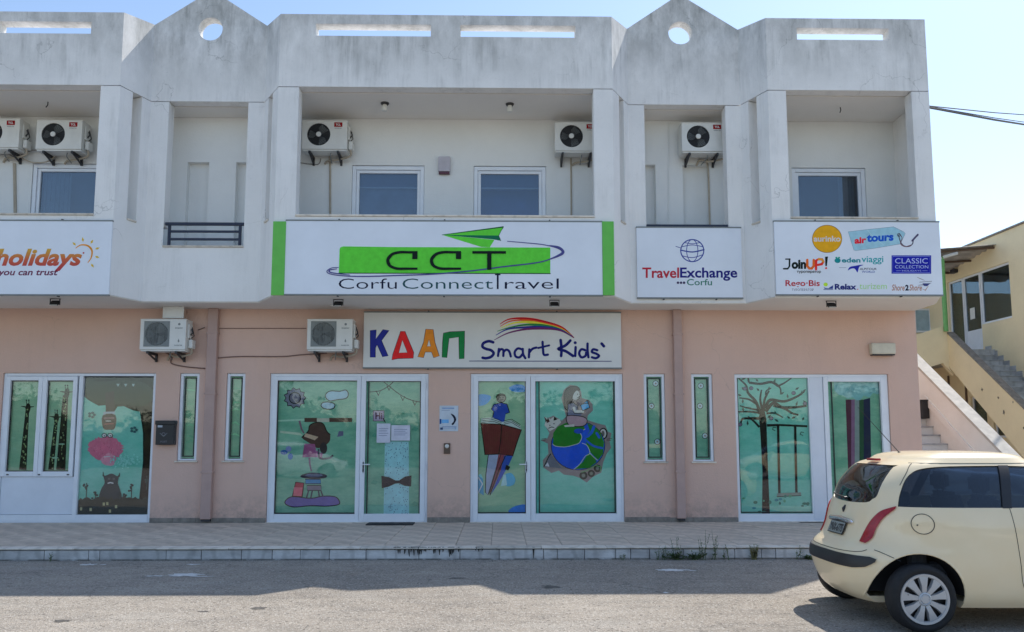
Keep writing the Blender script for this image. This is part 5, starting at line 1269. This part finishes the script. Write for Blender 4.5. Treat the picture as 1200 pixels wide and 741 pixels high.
def fin(me, name, m, parent=None, ang=32):
    me.name = name; me.materials.clear(); me.materials.append(m); me.polygons.foreach_set('use_smooth', [True]*len(me.polygons))
    try: me.set_sharp_from_angle(angle=radians(ang))
    except Exception: pass
    o = bpy.data.objects.new(name, me); COL.objects.link(o); o.parent = parent or car; return o
def cmb(mb, name, m=None, parent=None):
    """a mesh given in the car's own coordinates"""
    o = mb.build(name, m, None); o.parent = parent or car; return o
outer = tmp(*hull()); inner = tmp(*hull(.014, .24))
WIN = smooth([(.495, 1.055), (.53, 1.16), (.59, 1.27), (.665, 1.345), (.77, 1.388), (1.0, 1.408), (1.47, 1.414)], 5)+[(1.37, 1.055)]
DWN = [(1.51, 1.414)]+smooth([(1.72, 1.407), (1.98, 1.365), (2.2, 1.27), (2.42, 1.14), (2.52, 1.06)], 4)+[(1.405, 1.055)]
RWN = smooth([(-.425, 1.105), (-.465, 1.135), (-.465, 1.22), (-.42, 1.395), (-.385, 1.412), (.385, 1.412), (.42, 1.395), (.465, 1.22), (.465, 1.135), (.425, 1.105), (.35, 1.07), (0, 1.055), (-.35, 1.07)], 3, True)
FWN = [(-.68, .99), (-.60, 1.38), (-.52, 1.41), (.52, 1.41), (.60, 1.38), (.68, .99)]
cut_side = []
cs = [prism_dir([(x, -1.2, z) for x, z in WIN], (0, 0, 0), (0, .75, 0)), prism_dir([(x, 1.2, z) for x, z in WIN], (0, 0, 0), (0, -.75, 0)),
      prism_dir([(x, -1.2, z) for x, z in DWN], (0, 0, 0), (0, .75, 0)), prism_dir([(x, 1.2, z) for x, z in DWN], (0, 0, 0), (0, -.75, 0))]
cr = prism_dir([(-.3, y, z) for y, z in RWN], (0, 0, 0), (1.15, 0, 0)); cf = prism_dir([(4.2, y, z) for y, z in FWN], (0, 0, 0), (-2.25, 0, 0))
def cyl(x, y0, y1, z, r_, n=48): return prism_dir([(x+r_*cos(2*pi*k/n), y0, z+r_*sin(2*pi*k/n)) for k in range(n)], (0, 0, 0), (0, y1-y0, 0))
WX = (.605, 3.02); WZ, WR = .287, .287
arches = [cyl(x, s*1.2, s*.50, WZ+.015, .364) for x in WX for s in (-1, 1)]
me = boole(outer, [inner]+cs+[cr, cf]+arches, 'DIFFERENCE'); body = fin(me, 'body', M['car'])
# glass: thin shells just under the paint, cut by the same outlines
def shell(d0, d1, cutter, op='INTERSECT'):
    a_ = tmp(*hull(d0)); b_ = tmp(*hull(d1, .2)); m_ = boole(a_, [b_], 'DIFFERENCE'); a2 = bpy.data.objects.new('t', m_); COL.objects.link(a2)
    r_ = boole(a2, [cutter], op)
    for o in (a_, b_, a2): bpy.data.objects.remove(o)
    return r_
for c in cs[:2]: fin(shell(.010, .015, c), 'side_window', M['carglass'])
for c in cs[2:]: fin(shell(.010, .015, c), 'door_window', M['carglass'])
fin(shell(.008, .013, cr), 'rear_window', M['carglass']); fin(shell(.008, .013, cf), 'windscreen', M['carglass'])
# black glass border: B pillar and ceramic band
def ringpoly(P_, k):
    cx = sum(p[0] for p in P_)/len(P_); cz = sum(p[1] for p in P_)/len(P_); return [(cx+(x-cx)*k[0], cz+(z-cz)*k[1]) for x, z in P_]
for s in (-1, 1):
    pb = prism_dir([(x, s*1.2, z) for x, z in [(1.345, 1.052), (1.445, 1.418), (1.535, 1.418), (1.425, 1.052)]], (0, 0, 0), (0, -s*.8, 0))
    fin(shell(-.003, .02, pb), 'pillar', M['black']); bpy.data.objects.remove(pb)
# rear lamps swept along the corner
dv = Vector((.36, .93, 0)).normalized()
def lamp_outline(s):
    P_ = smooth([(1051, 594), (1036, 599.5), (1027.5, 606.5), (1020.5, 616), (1015, 626.5), (1009, 638.8)], 4)+smooth([(1015.5, 640), (1024, 632.5), (1028.5, 621), (1036.5, 608.5), (1050, 597)], 4)
    out = []
    for px, py in P_:
        x, z = X2(px, py, 7.18); out.append((x-CX-dv.x*1.0, (7.18-CY)-dv.y*1.0, z))
    if s > 0: out = [(x, -y, z) for x, y, z in out]
    return out
for s in (-1, 1):
    d = Vector((dv.x, dv.y*(-s), 0))
    pr = prism_dir(lamp_outline(s), (0, 0, 0), tuple(d*1.35)); fin(shell(-.012, .03, pr), 'rear_lamp', M['redlamp']); bpy.data.objects.remove(pr)
# bumper strip
st = prism_dir([(-.2, -1.2, .505), (.13, -1.2, .505), (.20, -1.2, .525), (.265, -1.2, .575), (.275, -1.2, .60), (.24, -1.2, .615), (-.2, -1.2, .61)], (0, 0, 0), (0, 2.4, 0))
fin(shell(-.014, .02, st), 'bumper_strip', M['black']); bpy.data.objects.remove(st)
st = prism_dir([(-.2, -.55, .17), (-.2, .55, .17), (-.2, .50, .30), (-.2, -.50, .30)], (0, 0, 0), (.9, 0, 0))
fin(shell(-.004, .03, st), 'diffuser', M['black']); bpy.data.objects.remove(st)
for o in [outer, inner, cr, cf]+cs+arches: bpy.data.objects.remove(o)
# seams: dark lines lying on the paint
def seam(pts, name='seam', r_=.0032, m=None):
    b = MB(); b.tube(pts, r_, 5); return cmb(b, name, m or M['black'])
fuel = [( .650+.088*cos(q*pi/16), .915+.086*sin(q*pi/16)) for q in range(32)]
b = MB(); b.tube([(x, -side_y(x, z)-.0005, z) for x, z in fuel], .0035, 5, closed=True); b.tube([(x_, -side_y(x_, .905)-.004, .905) for x_ in (.600, .610)], .006, 6); cmb(b, 'fuel_flap', M['black'])
door = smooth([(1.405, 1.05), (1.42, .85), (1.44, .60), (1.455, .42), (1.50, .34), (1.60, .30), (1.9, .29)], 6)+smooth([(1.95, .29), (2.3, .29), (2.42, .36), (2.52, .6), (2.55, .85), (2.52, 1.04)], 6)
for s in (-1, 1): seam([(x, s*side_y(x, z), z) for x, z in door], 'door_seam')
for s in (-1, 1):
    seam([(x, s*side_y(x, z), z) for x, z in smooth([(.285, .675), (.32, .66), (.38, .63), (.45, .595)], 5)], 'bumper_seam')
    hl = smooth([(.42, 1.057), (1.0, 1.052), (1.8, 1.05), (2.6, 1.02)], 6)
tg = smooth([(-.57, .67), (-.53, .65), (-.40, .638), (0, .632), (.40, .638), (.53, .65), (.57, .67)], 5)
seam([(rear_x(y, z)-.0005, y, z) for y, z in tg], 'tailgate_seam')
for s in (-1, 1):  # tailgate sides up to the roof and the roof joint
    seam([(rear_x(y, z)-.0003, y, z) for y, z in smooth([(s*.60, 1.24), (s*.59, 1.28), (s*.56, 1.36), (s*.51, 1.43)], 6)], 'tailgate_seam')
    rp = []
    for x in [.60+.09*k for k in range(14)]:
        y = .545; q = math.acos(min(1, (y/.565)**(1/.55))) if y < .565 else 0; z = ZT+(ZR-ZT)*sin(q)
        rp.append((x+.10, s*y*(1-.5*max(0, .78-x)), z-.002-.9*max(0, .05-(x-.6)*.4)*0))
# wheels
def wheel(x, s):
    y = s*.755; o_ = bpy.data.objects.new('wheel', None); COL.objects.link(o_); o_.parent = car; o_.location = (x, y, WZ); o_.empty_display_size = .1
    R_, r0 = WR, .205; t = .088
    b = MB(); b.lathe([(r0-.005, -.07), (r0+.012, -.082), (r0+.04, -t), (R_-.035, -t), (R_-.012, -.075), (R_, -.055), (R_, .055), (R_-.012, .075), (R_-.035, t), (r0+.01, .08), (r0-.005, .07)], (0, 0, 0), 'y', 56, True)
    for k in range(70):
        q = 2*pi*k/70
    o = b.build('tyre', M['rubber'], None); o.parent = o_
    f_ = -1 if s < 0 else 1
    b = MB(); b.lathe([(0, .02*f_), (r0, .02*f_), (r0, .075*f_)], (0, 0, 0), 'y', 40); o = b.build('hub_back', M['dark'], None); o.parent = o_
    # cover: outer ring, nine paired spokes, centre boss
    b = MB(); b.lathe([(r0-.022, .070*f_), (r0-.014, .086*f_), (r0+.006, .088*f_), (r0+.010, .078*f_)], (0, 0, 0), 'y', 56)
    b.lathe([(0, .088*f_), (.034, .088*f_), (.040, .082*f_), (.046, .087*f_), (.056, .083*f_), (.060, .05*f_)], (0, 0, 0), 'y', 32)
    for k in range(9):
        q = 2*pi*k/9+.2; L0, L1 = .050, r0-.012; w0, w1 = .017, .040
        c, sn = cos(q), sin(q)
        def pt(rr, ww, h): return (rr*c-ww*sn, h*f_, rr*sn+ww*c)
        vs = [pt(L0, -w0, .078), pt(L0, w0, .078), pt(L1*.6, w0*1.3, .090), pt(L1*.6, -w0*1.3, .090), pt(L1, -w1, .082), pt(L1, w1, .082), pt(L0, -w0-.004, .05), pt(L0, w0+.004, .05), pt(L1*.6, w0*1.3+.005, .055), pt(L1*.6, -w0*1.3-.005, .055), pt(L1, -w1-.004, .05), pt(L1, w1+.004, .05)]
        b.add(vs, [(0, 1, 2, 3), (3, 2, 5, 4), (0, 3, 9, 6), (3, 4, 10, 9), (1, 7, 8, 2), (2, 8, 11, 5)])
    o = b.build('wheel_cover', M['wheel'], None); o.parent = o_
    b = MB(); b.tube([(-.148, .082*f_, .04), (-.150, .095*f_, .04)], .004, 6); o = b.build('valve', M['black'], None); o.parent = o_
for x in WX:
    for s in (-1, 1): wheel(x, s)
# wheel housings, floor, sills, interior
b = MB(); b.box(.50, 3.35, -.66, .66, .215, .25)
for x in WX:
    for s in (-1, 1):
        n = 20; vs = []
        for k in range(n+1):
            q = pi*k/n; xx, zz3 = x+.365*cos(q), WZ+.015+.365*sin(q); vs += [(xx, s*.52, zz3), (xx, s*(side_y(xx, max(zz3, .215))-.012), zz3)]
        b.add(vs, [(2*k, 2*k+1, 2*k+3, 2*k+2) for k in range(n)]); b.add([(x+.365*cos(pi*k/n), s*.52, WZ+.015+.365*sin(pi*k/n)) for k in range(n+1)], [tuple(range(n+1))])
cmb(b, 'underbody', simple('wheel_housing', (.006, .006, .007), .9))
b = MB(); b.tube([(.32, .38, .235), (.45, .38, .235)], .022, 10); b.bbox(.30, .75, -.30, .35, .17, .24, .02); cmb(b, 'exhaust', M['dark'])
# wheel arch lips
for x in WX:
    for s in (-1, 1):
        P_ = []
        for k in range(25):
            q = pi*(k/24)*1.08-.04*pi; xx, zz_ = x+.366*cos(q), WZ+.015+.366*sin(q)
            if zz_ > .235: P_.append((xx, s*(side_y(xx, max(zz_, .21))-.004), zz_))
        b = MB(); b.tube(P_, .009, 6); cmb(b, 'arch_lip', M['car'])
def seat(x, y, back=True):
    b = MB(); b.bbox(x, x+.50, y-.24, y+.24, .34, .55, .05)
    bm = bmesh.new(); bmesh.ops.create_cube(bm, size=1); bmesh.ops.scale(bm, vec=(.13, .46, .64), verts=bm.verts); bmesh.ops.bevel(bm, geom=bm.edges[:], offset=.05, segments=3, affect='EDGES'); bmesh.ops.rotate(bm, cent=(0, 0, 0), matrix=Matrix.Rotation(radians(-14), 3, 'Y'), verts=bm.verts); bmesh.ops.translate(bm, vec=(x-.02, y, .82), verts=bm.verts); b.bm(bm, True)
    bm = bmesh.new(); bmesh.ops.create_cube(bm, size=1); bmesh.ops.scale(bm, vec=(.09, .26, .18), verts=bm.verts); bmesh.ops.bevel(bm, geom=bm.edges[:], offset=.035, segments=3, affect='EDGES'); bmesh.ops.translate(bm, vec=(x-.13, y, 1.24), verts=bm.verts); b.bm(bm, True)
    b.tube([(x-.12, y-.05, 1.08), (x-.13, y-.05, 1.2)], .008, 6); b.tube([(x-.12, y+.05, 1.08), (x-.13, y+.05, 1.2)], .008, 6)
    cmb(b, 'seat', M['seat'])
seat(1.55, -.34); seat(1.55, .34)
b = MB(); b.bbox(.72, 1.2, -.60, .60, .40, .56, .05); b.bbox(.62, .78, -.60, .60, .50, 1.04, .05); b.bbox(.64, .74, -.42, -.20, 1.04, 1.17, .03); b.bbox(.64, .74, .20, .42, 1.04, 1.17, .03); cmb(b, 'rear_seat', M['seat'])
b = MB(); b.bbox(.44, .64, -.52, .52, .93, .96, .01); cmb(b, 'parcel_shelf', M['seat'])
b = MB(); b.bbox(2.45, 2.85, -.66, .66, .62, .95, .08); cmb(b, 'dashboard', M['black'])
b = MB(); b.lathe([(.17, -.012), (.19, -.012), (.19, .012), (.17, .012)], (2.38, -.34, .93), 'x', 28, True); cmb(b, 'steering_wheel', M['black'])
# tailgate furniture
def on_rear(y, z, out=.0): return Vector((rear_x(y, z)-out, y, z))
b = MB(); 
P_ = [on_rear(y, .895-.012*abs(y)/.2+.0, .012) for y in [(-.27+.045*k) for k in range(13)]]
b.tube(P_, [.008]+[.024]*11+[.008], 10); cmb(b, 'chrome_handle', M['chrome'])
# number plate follows the sloping tailgate
n_ = Vector((rear_x(0, .86)-rear_x(0, .76), 0, .10)).normalized()
def plp(u, v, o=.0): # u across (car y), v up
    c = Vector((rear_x(0, .81)-.016, 0, .81)); nrm = Vector((-n_.z, 0, n_.x)); return c+Vector((0, -u, 0))+n_*v+nrm*o
b = MB(); W2, H2 = .165, .062
vs = [plp(-W2, -H2), plp(W2, -H2), plp(W2, H2), plp(-W2, H2), plp(-W2, -H2, .008), plp(W2, -H2, .008), plp(W2, H2, .008), plp(-W2, H2, .008)]
b.mat(M['black']); b.add(vs, [(0, 3, 2, 1), (4, 5, 6, 7), (0, 1, 5, 4), (1, 2, 6, 5), (2, 3, 7, 6), (3, 0, 4, 7)])
b.mat(simple('plate_white_shaded', (.27, .29, .27), .4)); b.add([plp(-W2+.008, -H2+.008, .009), plp(W2-.008, -H2+.008, .009), plp(W2-.008, H2-.008, .009), plp(-W2+.008, H2-.008, .009)], [(0, 1, 2, 3)])  # white plate coloured grey, with the shade at the tail put into it
vs, fs = text_mesh('YNX-6775', .035, 0); w2 = max(v[0] for v in vs); h2 = max(v[1] for v in vs); b.mat(M['black']); b.add([plp(-(W2-.022)+v[0]/w2*2*(W2-.022), -.038+v[1]/h2*.078, .0105) for v in vs], fs)
cmb(b, 'number_plate')
b = MB(); c = on_rear(0, .985, .004)
b.tube([on_rear(0, .955, .004), on_rear(0, .985, .010), on_rear(0, 1.02, .004)], [.006, .018, .006], 8); cmb(b, 'emblem', M['dark'])
b = MB(); b.tube([on_rear(.02, 1.085, .012), on_rear(.20, 1.10, .016), on_rear(.40, 1.115, .014)], [.012, .008, .005], 6); b.tube([on_rear(.02, 1.085, .0), on_rear(.02, 1.085, .03)], .016, 8); cmb(b, 'rear_wiper', M['black'])
b = MB(); b.bbox(.575, .63, -.10, .10, 1.445, 1.468, .008); cmb(b, 'brake_light', M['redlamp'])
b = MB(); b.tube([(.86, .0, 1.505), (.855, 0, 1.53)], [.02, .012], 8); b.tube([(.86, .0, 1.52), (.47, 0, 1.965)], [.0045, .002], 6); cmb(b, 'aerial', M['black'])
for s in (-1, 1):
    b = MB(); yy = side_y(1.62, .93)
    b.bbox(1.56, 1.74, s*yy-.022, s*yy+.022, .925, .955, .01); b.lathe([(0, -.002), (.05, 0), (.055, .006)] if s > 0 else [(0, .002), (.05, 0), (.055, -.006)], (1.60, s*(yy+.001), .94), 'y', 20); cmb(b, 'door_handle', M['chrome'])
    b = MB(); b.bbox(2.30, 2.42, s*(.80)-.02+s*.10-.09, s*(.80)+.02+s*.10+.06, 1.02, 1.15, .03); cmb(b, 'door_mirror', M['car'])
    b = MB(); b.bbox(3.40, 3.66, s*.62-.12, s*.62+.12, .62, .76, .04); cmb(b, 'headlight', M['acw'])
    b = MB(); b.tube([(x_, s*(side_y(x_, .47)+.002), .47) for x_ in [1.1+.14*k for k in range(11)]], .014, 6)
b = MB(); b.bbox(3.55, 3.80, -.30, .30, .40, .58, .03); cmb(b, 'grille', M['black'])
# grimy gutter line between roof and glass side
for s in (-1, 1):
    P_ = [(x_, s*(side_y(x_, 1.435)+.001), 1.435) for x_ in [.70+.08*k for k in range(15)]]
    b = MB(); b.tube(P_, .003, 5); cmb(b, 'roof_seam', M['black'])

# two parked cars across the road, seen only as reflections in the shop glass
white_paint = simple('white_car_paint', (.75, .76, .77), .3, var=.03)
for (x_, y_, rz, lab, mt) in ((-10.4, -6.2, 0, 'white parked hatchback across the road, mirrored in the left glass doors', white_paint), (13.6, -4.6, pi, 'cream parked hatchback across the road, mirrored in the tree painting pane', None)):
    c = copy_tree(car, (x_, y_, 0), None, lab, 'cars parked across the road'); c.rotation_euler = (0, 0, rz)
    if mt:
        for ch in c.children:
            if ch.name.startswith(('body', 'door_mirror', 'arch_lip')):
                ch.data = ch.data.copy(); ch.data.materials[0] = mt
# ================================================================== RIGHT OF THE BUILDING
# white outside stair with a sloping flank wall
SX = 8.9
S = empty('white_staircase', (SX, 15, 0), 'white outside staircase with a sloping flank wall beside the pink corner', 'staircase')
ztop = lambda y: 3.17-.655*(17.0-y)
b = MB(); fl_ = [(12.6, .0), (19.2, .0), (19.2, ztop(19.2)), (12.9, ztop(12.9)), (12.6, ztop(12.9)-.1)]
b.extr([fl_], lambda p, q, d: (SX+d, p, q), 0, .2); b.build('flank_wall', M['flank'], S)
b = MB(); cap = [(12.9, ztop(12.9)+.002), (19.2, ztop(19.2)+.002), (19.2, ztop(19.2)+.06), (12.9, ztop(12.9)+.06)]
b.extr([cap], lambda p, q, d: (SX-.03+d, p, q), 0, .26); b.build('coping', simple('stair_coping', (.50, .47, .42), .9, var=.15), S)
b = MB(); gr = [(14.9, ztop(14.9)-.62), (16.7, ztop(16.7)-.62), (16.75, ztop(16.75)-.45), (14.9, ztop(14.9)-.50)]
b.extr([gr], lambda p, q, d: (SX-.03+d, p, q), 0, .04); b.build('ledge', M['flank'], S)
y = 13.9; z = .17
for k in range(24):
    b = MB(); z2 = .17+.175*(k+1); y0 = 14.28+.25*k; b.box(7.76, SX-.002, y0, y0+.25, max(0, z2-.6), z2-.03); b.build('step', M['flank'], S)
    b = MB(); b.bbox(7.76, SX-.002, y0-.03, y0+.249, z2-.029, z2, .005); b.build('tread', M['steps'], S)
b = MB(); xb = SX-.13; zc = X2(1088, 480, 16.7)[1]; b.bbox(SX-.16, SX-.001, 16.62, 16.74, zc-.19, zc+.19, .02); b.bbox(SX-.19, SX-.02, 16.60, 16.76, zc+.17, zc+.20, .01); tag(b.build('wall_lantern', M['black']), 'black box lantern on the white stair wall', 'lamp')
# yellow building
YB = empty('yellow_building', (14.6, 24, 0), 'yellow rendered building with an outside staircase and corrugated awning at the right', 'building')
FX = 14.6
def fx(px, py):    # a point of the long side wall x = FX
    d = fw + rt*((px-PX0)/F_PX)+up*((PY0-py)/F_PX); t = FX/d.x; return d.y*t, EYE+d.z*t
ops = []
def q4(a, b2, c, d2):
    p = [fx(*a), fx(*b2), fx(*c), fx(*d2)]; return min(v[0] for v in p), max(v[0] for v in p), sum(sorted(v[1] for v in p)[:2])/2, sum(sorted(v[1] for v in p)[2:])/2
big = q4((1150, 321), (1182, 309), (1182, 373), (1150, 382)); big = (big[0], big[1], 5.10, 6.68)
dor = (big[1]+.06, big[1]+.06+.85, 4.36, 6.68); sid = (dor[1]+.06, dor[1]+.06+.75, 4.36, 6.68)
lw1 = (24.05, 24.85, 1.70, 2.95); lw2 = (23.0, 23.75, 1.70, 2.95)
holes = [[(a_, c_), (b_, c_), (b_, d_), (a_, d_)] for a_, b_, c_, d_ in (( big[0], sid[1], 4.36, 6.72), lw1, lw2)]
# one big opening for window, door, sidelight: the wall below the window is filled in
mb = MB(); mb.extr([[(14, 0), (27.6, 0), (27.6, 7.62), (14, 7.62)]]+holes, lambda p, q, d: (FX+d, p, q), 0, .25); mb.box(FX+.02, FX+.23, big[0], big[1], 4.36, 5.10)
mb.box(FX, 26, 27.6, 27.85, 0, 7.62); mb.box(FX, 26, 13.75, 14, 0, 7.62); mb.box(FX+.25, 26, 14, 27.6, 7.2, 7.4)
mb.build('side_wall', M['yellow'], YB)
b = MB(); b.bbox(FX-.05, FX+.30, 13.9, 27.65, 7.622, 7.68, .01); b.build('coping', M['skirt'], YB)
gl2 = glass('pale_building_glass', .03, (.42, .55, .62))
def win_x(y0, y1, z0, z1, name, par=YB):
    f_ = MB(); w_ = .06
    for (a_, b_, c_, d_) in ((y0, y0+w_, z0, z1), (y1-w_, y1, z0, z1), (y0+w_, y1-w_, z0, z0+w_), (y0+w_, y1-w_, z1-w_, z1)): f_.box(FX+.06, FX+.12, a_+.001, b_-.001, c_+.001, d_-.001)
    o = f_.build(name, M['alu'], par); b = MB(); b.box(FX+.085, FX+.092, y0+w_, y1-w_, z0+w_, z1-w_); b.build('pane', gl2, o)
    b = MB(); b.box(FX+.5, FX+.52, y0-.1, y1+.1, z0, z1); b.build('window_backing', simple('painted_sky_reflection', (.22, .34, .42), .8), o); return o  # backing coloured blue to stand for the sky reflected in the glass
win_x(big[0], big[1], 5.10, 6.72, 'window'); dd = win_x(dor[0]-.03, dor[1], 4.36, 6.72, 'door'); win_x(sid[0]-.03, sid[1], 4.36, 6.72, 'window')
b = MB(); b.box(FX+.07, FX+.11, dor[0]+.03, dor[1]-.06, 4.42, 5.0); b.build('panel', M['alu'], dd)
b = MB(); b.box(FX+.07, FX+.075, dor[0]+.35, dor[0]+.60, 5.35, 5.70); b.build('paper', M['acw'], dd)
win_x(*lw1[:2], *lw1[2:], 'window'); win_x(*lw2[:2], *lw2[2:], 'window')
for y_ in (25.0, 25.95): b = MB(); b.box(FX-.03, FX-.001, y_, y_+.08, 1.2, 3.7); b.build('post', M['brown'], YB)
b = MB(); b.bbox(FX-.14, FX-.001, 25.1, 25.35, 6.92, 7.05, .02); tag(b.build('wall_lamp', M['dark']), 'small dark lamp on the yellow wall under the awning', 'lamp')
# far wall closing the landing, with a pale window
b = MB(); b.box(9.5, FX-.002, 27.0, 27.25, 0, 6.6); b.build('rear_wall', M['yellow'], YB)
x0, x1, z0, z1 = R4(1081, 362, 1090.5, 390, 26.98); f_ = MB(); frame(f_, x0-.3, x1, z0, z1, 26.93, 26.99, .06); o = f_.build('window', M['alu'], YB); b = MB(); b.box(x0-.24, x1-.06, 26.95, 26.96, z0+.06, z1-.06); b.build('pane', simple('pale_blue_pane', (.35, .48, .56), .15), o)
x0, x1, z0, z1 = R4(1103, 352, 1111, 384, 26.98); b = MB(); b.box(x0, x1, 26.97, 26.995, 4.3, z1+.3); b.build('post', M['brown'], YB)
# landing, stair and sloping yellow flank
LX = 13.2
b = MB(); b.box(9.5, FX-.002, 23.45, 27.0, 4.0, 4.28); b.build('landing', M['steps'], YB)
zf = lambda y: 4.73-.72*(23.4-y)
b = MB(); top = [(23.42, 4.74), (17.6, zf(17.6)), (17.3, zf(17.6)-.1), (17.3, 0), (17.9, 0), (19.55, .55), (23.42, 3.74)]
b.extr([top], lambda p, q, d: (LX+d, p, q), 0, .16); b.build('stair_flank', M['yellow'], YB)
b = MB(); b.extr([[(23.42, 4.745), (17.6, zf(17.6)+.004), (17.6, zf(17.6)+.05), (23.42, 4.79)]], lambda p, q, d: (LX-.025+d, p, q), 0, .21); b.build('coping', M['skirt'], YB)
pf = [X2(px, py, 23.42) for px, py in ((1040, 404), (1106, 382), (1118, 391.5), (1118, 440), (1105, 425.5), (1088, 431), (1040, 445))]
b = MB(); b.extr([pf], lambda p, q, d: (p, 23.42+d, q), 0, .15); b.build('landing_parapet', M['yellow'], YB)
for k in range(18):
    y1_ = 23.9-.27*k; z_ = 4.28-.172*k; b = MB(); b.bbox(LX+.165, FX-.003, y1_-.29, y1_, z_-.03, z_, .004); b.build('tread', M['steps'], YB)
    b = MB(); b.box(LX+.165, FX-.003, y1_-.262, y1_-.01, z_-.20, z_-.031); b.build('riser', M['steps'], YB)
    b = MB(); b.bbox(FX-.025, FX-.0005, y1_-.28, y1_, z_+.001, z_+.13, .003); b.build('skirting_tile', M['steps'], YB)
# awning of corrugated sheet on a green post
A_ = empty('awning', (13.6, 24.5, 7.1), 'rusty corrugated sheet awning over the landing of the yellow building', 'awning')
n = 60; vs = []; fs = []
for i in range(n+1):
    y_ = 23.1+3.6*i/n; dz = .022*sin(i*pi/2.5)
    vs += [(FX+.12, y_, 7.33-.11*(y_-23.2)+dz*1.0), (12.3, y_, 7.14-.06*(y_-23.2)+dz), (FX+.12, y_, 7.345-.11*(y_-23.2)+dz), (12.3, y_, 7.155-.06*(y_-23.2)+dz)]
for i in range(n): k = 4*i; fs += [(k, k+1, k+5, k+4), (k+2, k+6, k+7, k+3), (k+1, k+3, k+7, k+5)]
fs += [(0, 2, 3, 1), (4*n, 4*n+1, 4*n+3, 4*n+2)]
b = MB(); b.add(vs, fs); b.build('corrugated_sheet', M['rust'], A_)
for y_ in (23.2, 24.4, 25.6):
    b = MB(); b.tube([(FX-.0, y_, 7.27-.11*(y_-23.2)), (12.45, y_, 7.09-.06*(y_-23.2))], .035, 6); b.build('rafter', M['brown'], A_)
b = MB(); b.tube([(13.12, 23.36, 7.02), (13.12, 23.36, 4.80)], .065, 10); b.build('post', M['green_post'], A_)
b = MB(); b.tube([(13.12, 23.36, 6.98), (12.4, 23.2, 6.9)], .05, 8); b.tube([(13.12, 23.30, 7.0), (13.5, 23.2, 7.1)], .05, 8); b.build('gutter', M['acw'], A_)
# blotches of fallen paint on the yellow flank
r = random.Random(9); pm = simple('bare_render_patch', (.20, .17, .13), .9, var=.3)
for (py_, pz_, s_) in ((21.9, 3.0, .10), (21.2, 2.75, .07), (21.0, 2.35, .12), (20.2, 1.95, .13), (19.9, 2.0, .09), (20.6, 2.6, .05)):
    b = MB(); pts = []
    for k in range(12): q = 2*pi*k/12; rr_ = s_*.6*r.uniform(.4, 1.1); pts.append((py_+rr_*.9*cos(q), pz_+rr_*sin(q)))
    b.extr([pts], lambda p, q, d: (LX+d, p, q), -.004, .002); b.build('bare_patch', pm, YB)

# leafy hedge put in unseen behind the photographer to darken the shop glass reflections
r = random.Random(33); b = MB()
hh = lambda x: 3.4+1.1*sin(x*.37)+.7*sin(x*.9+1)+.4*sin(x*2.3)
xs = [-46+k*1.0 for k in range(93)]
for y_ in (0, 1):
    pass
vs = []; 
for x in xs: vs += [(x, -17.6, 0), (x, -17.6+r.uniform(-.2, .2), hh(x)*.85), (x, -19.2, hh(x)*.85), (x, -19.2, 0)]
b.add(vs, [(4*k+j, 4*k+j+1, 4*k+j+5, 4*k+j+4) for k in range(len(xs)-1) for j in range(3)])
for k in range(14000):
    x = r.uniform(-46, 46); z = r.uniform(.1, 1.08)*hh(x); y = -17.5+r.uniform(-.5, .5) if z < hh(x)*.85 else r.uniform(-19.2, -17.2); l = r.uniform(.10, .24)
    d = Vector((r.uniform(-1, 1), r.uniform(-1, 1), r.uniform(-.6, 1))).normalized(); e = d.cross(Vector((r.uniform(-1, 1), r.uniform(-1, 1), r.uniform(-1, 1)))).normalized()
    p = Vector((x, y, z)); b.add([p-d*l, p+e*l*.45, p+d*l, p-e*l*.45], [(0, 1, 2, 3)])
tag(b.build('added_hedge', simple('added_hedge_leaves', (.055, .085, .03), .8, var=.5, scale=2), None, False), kind='stuff')
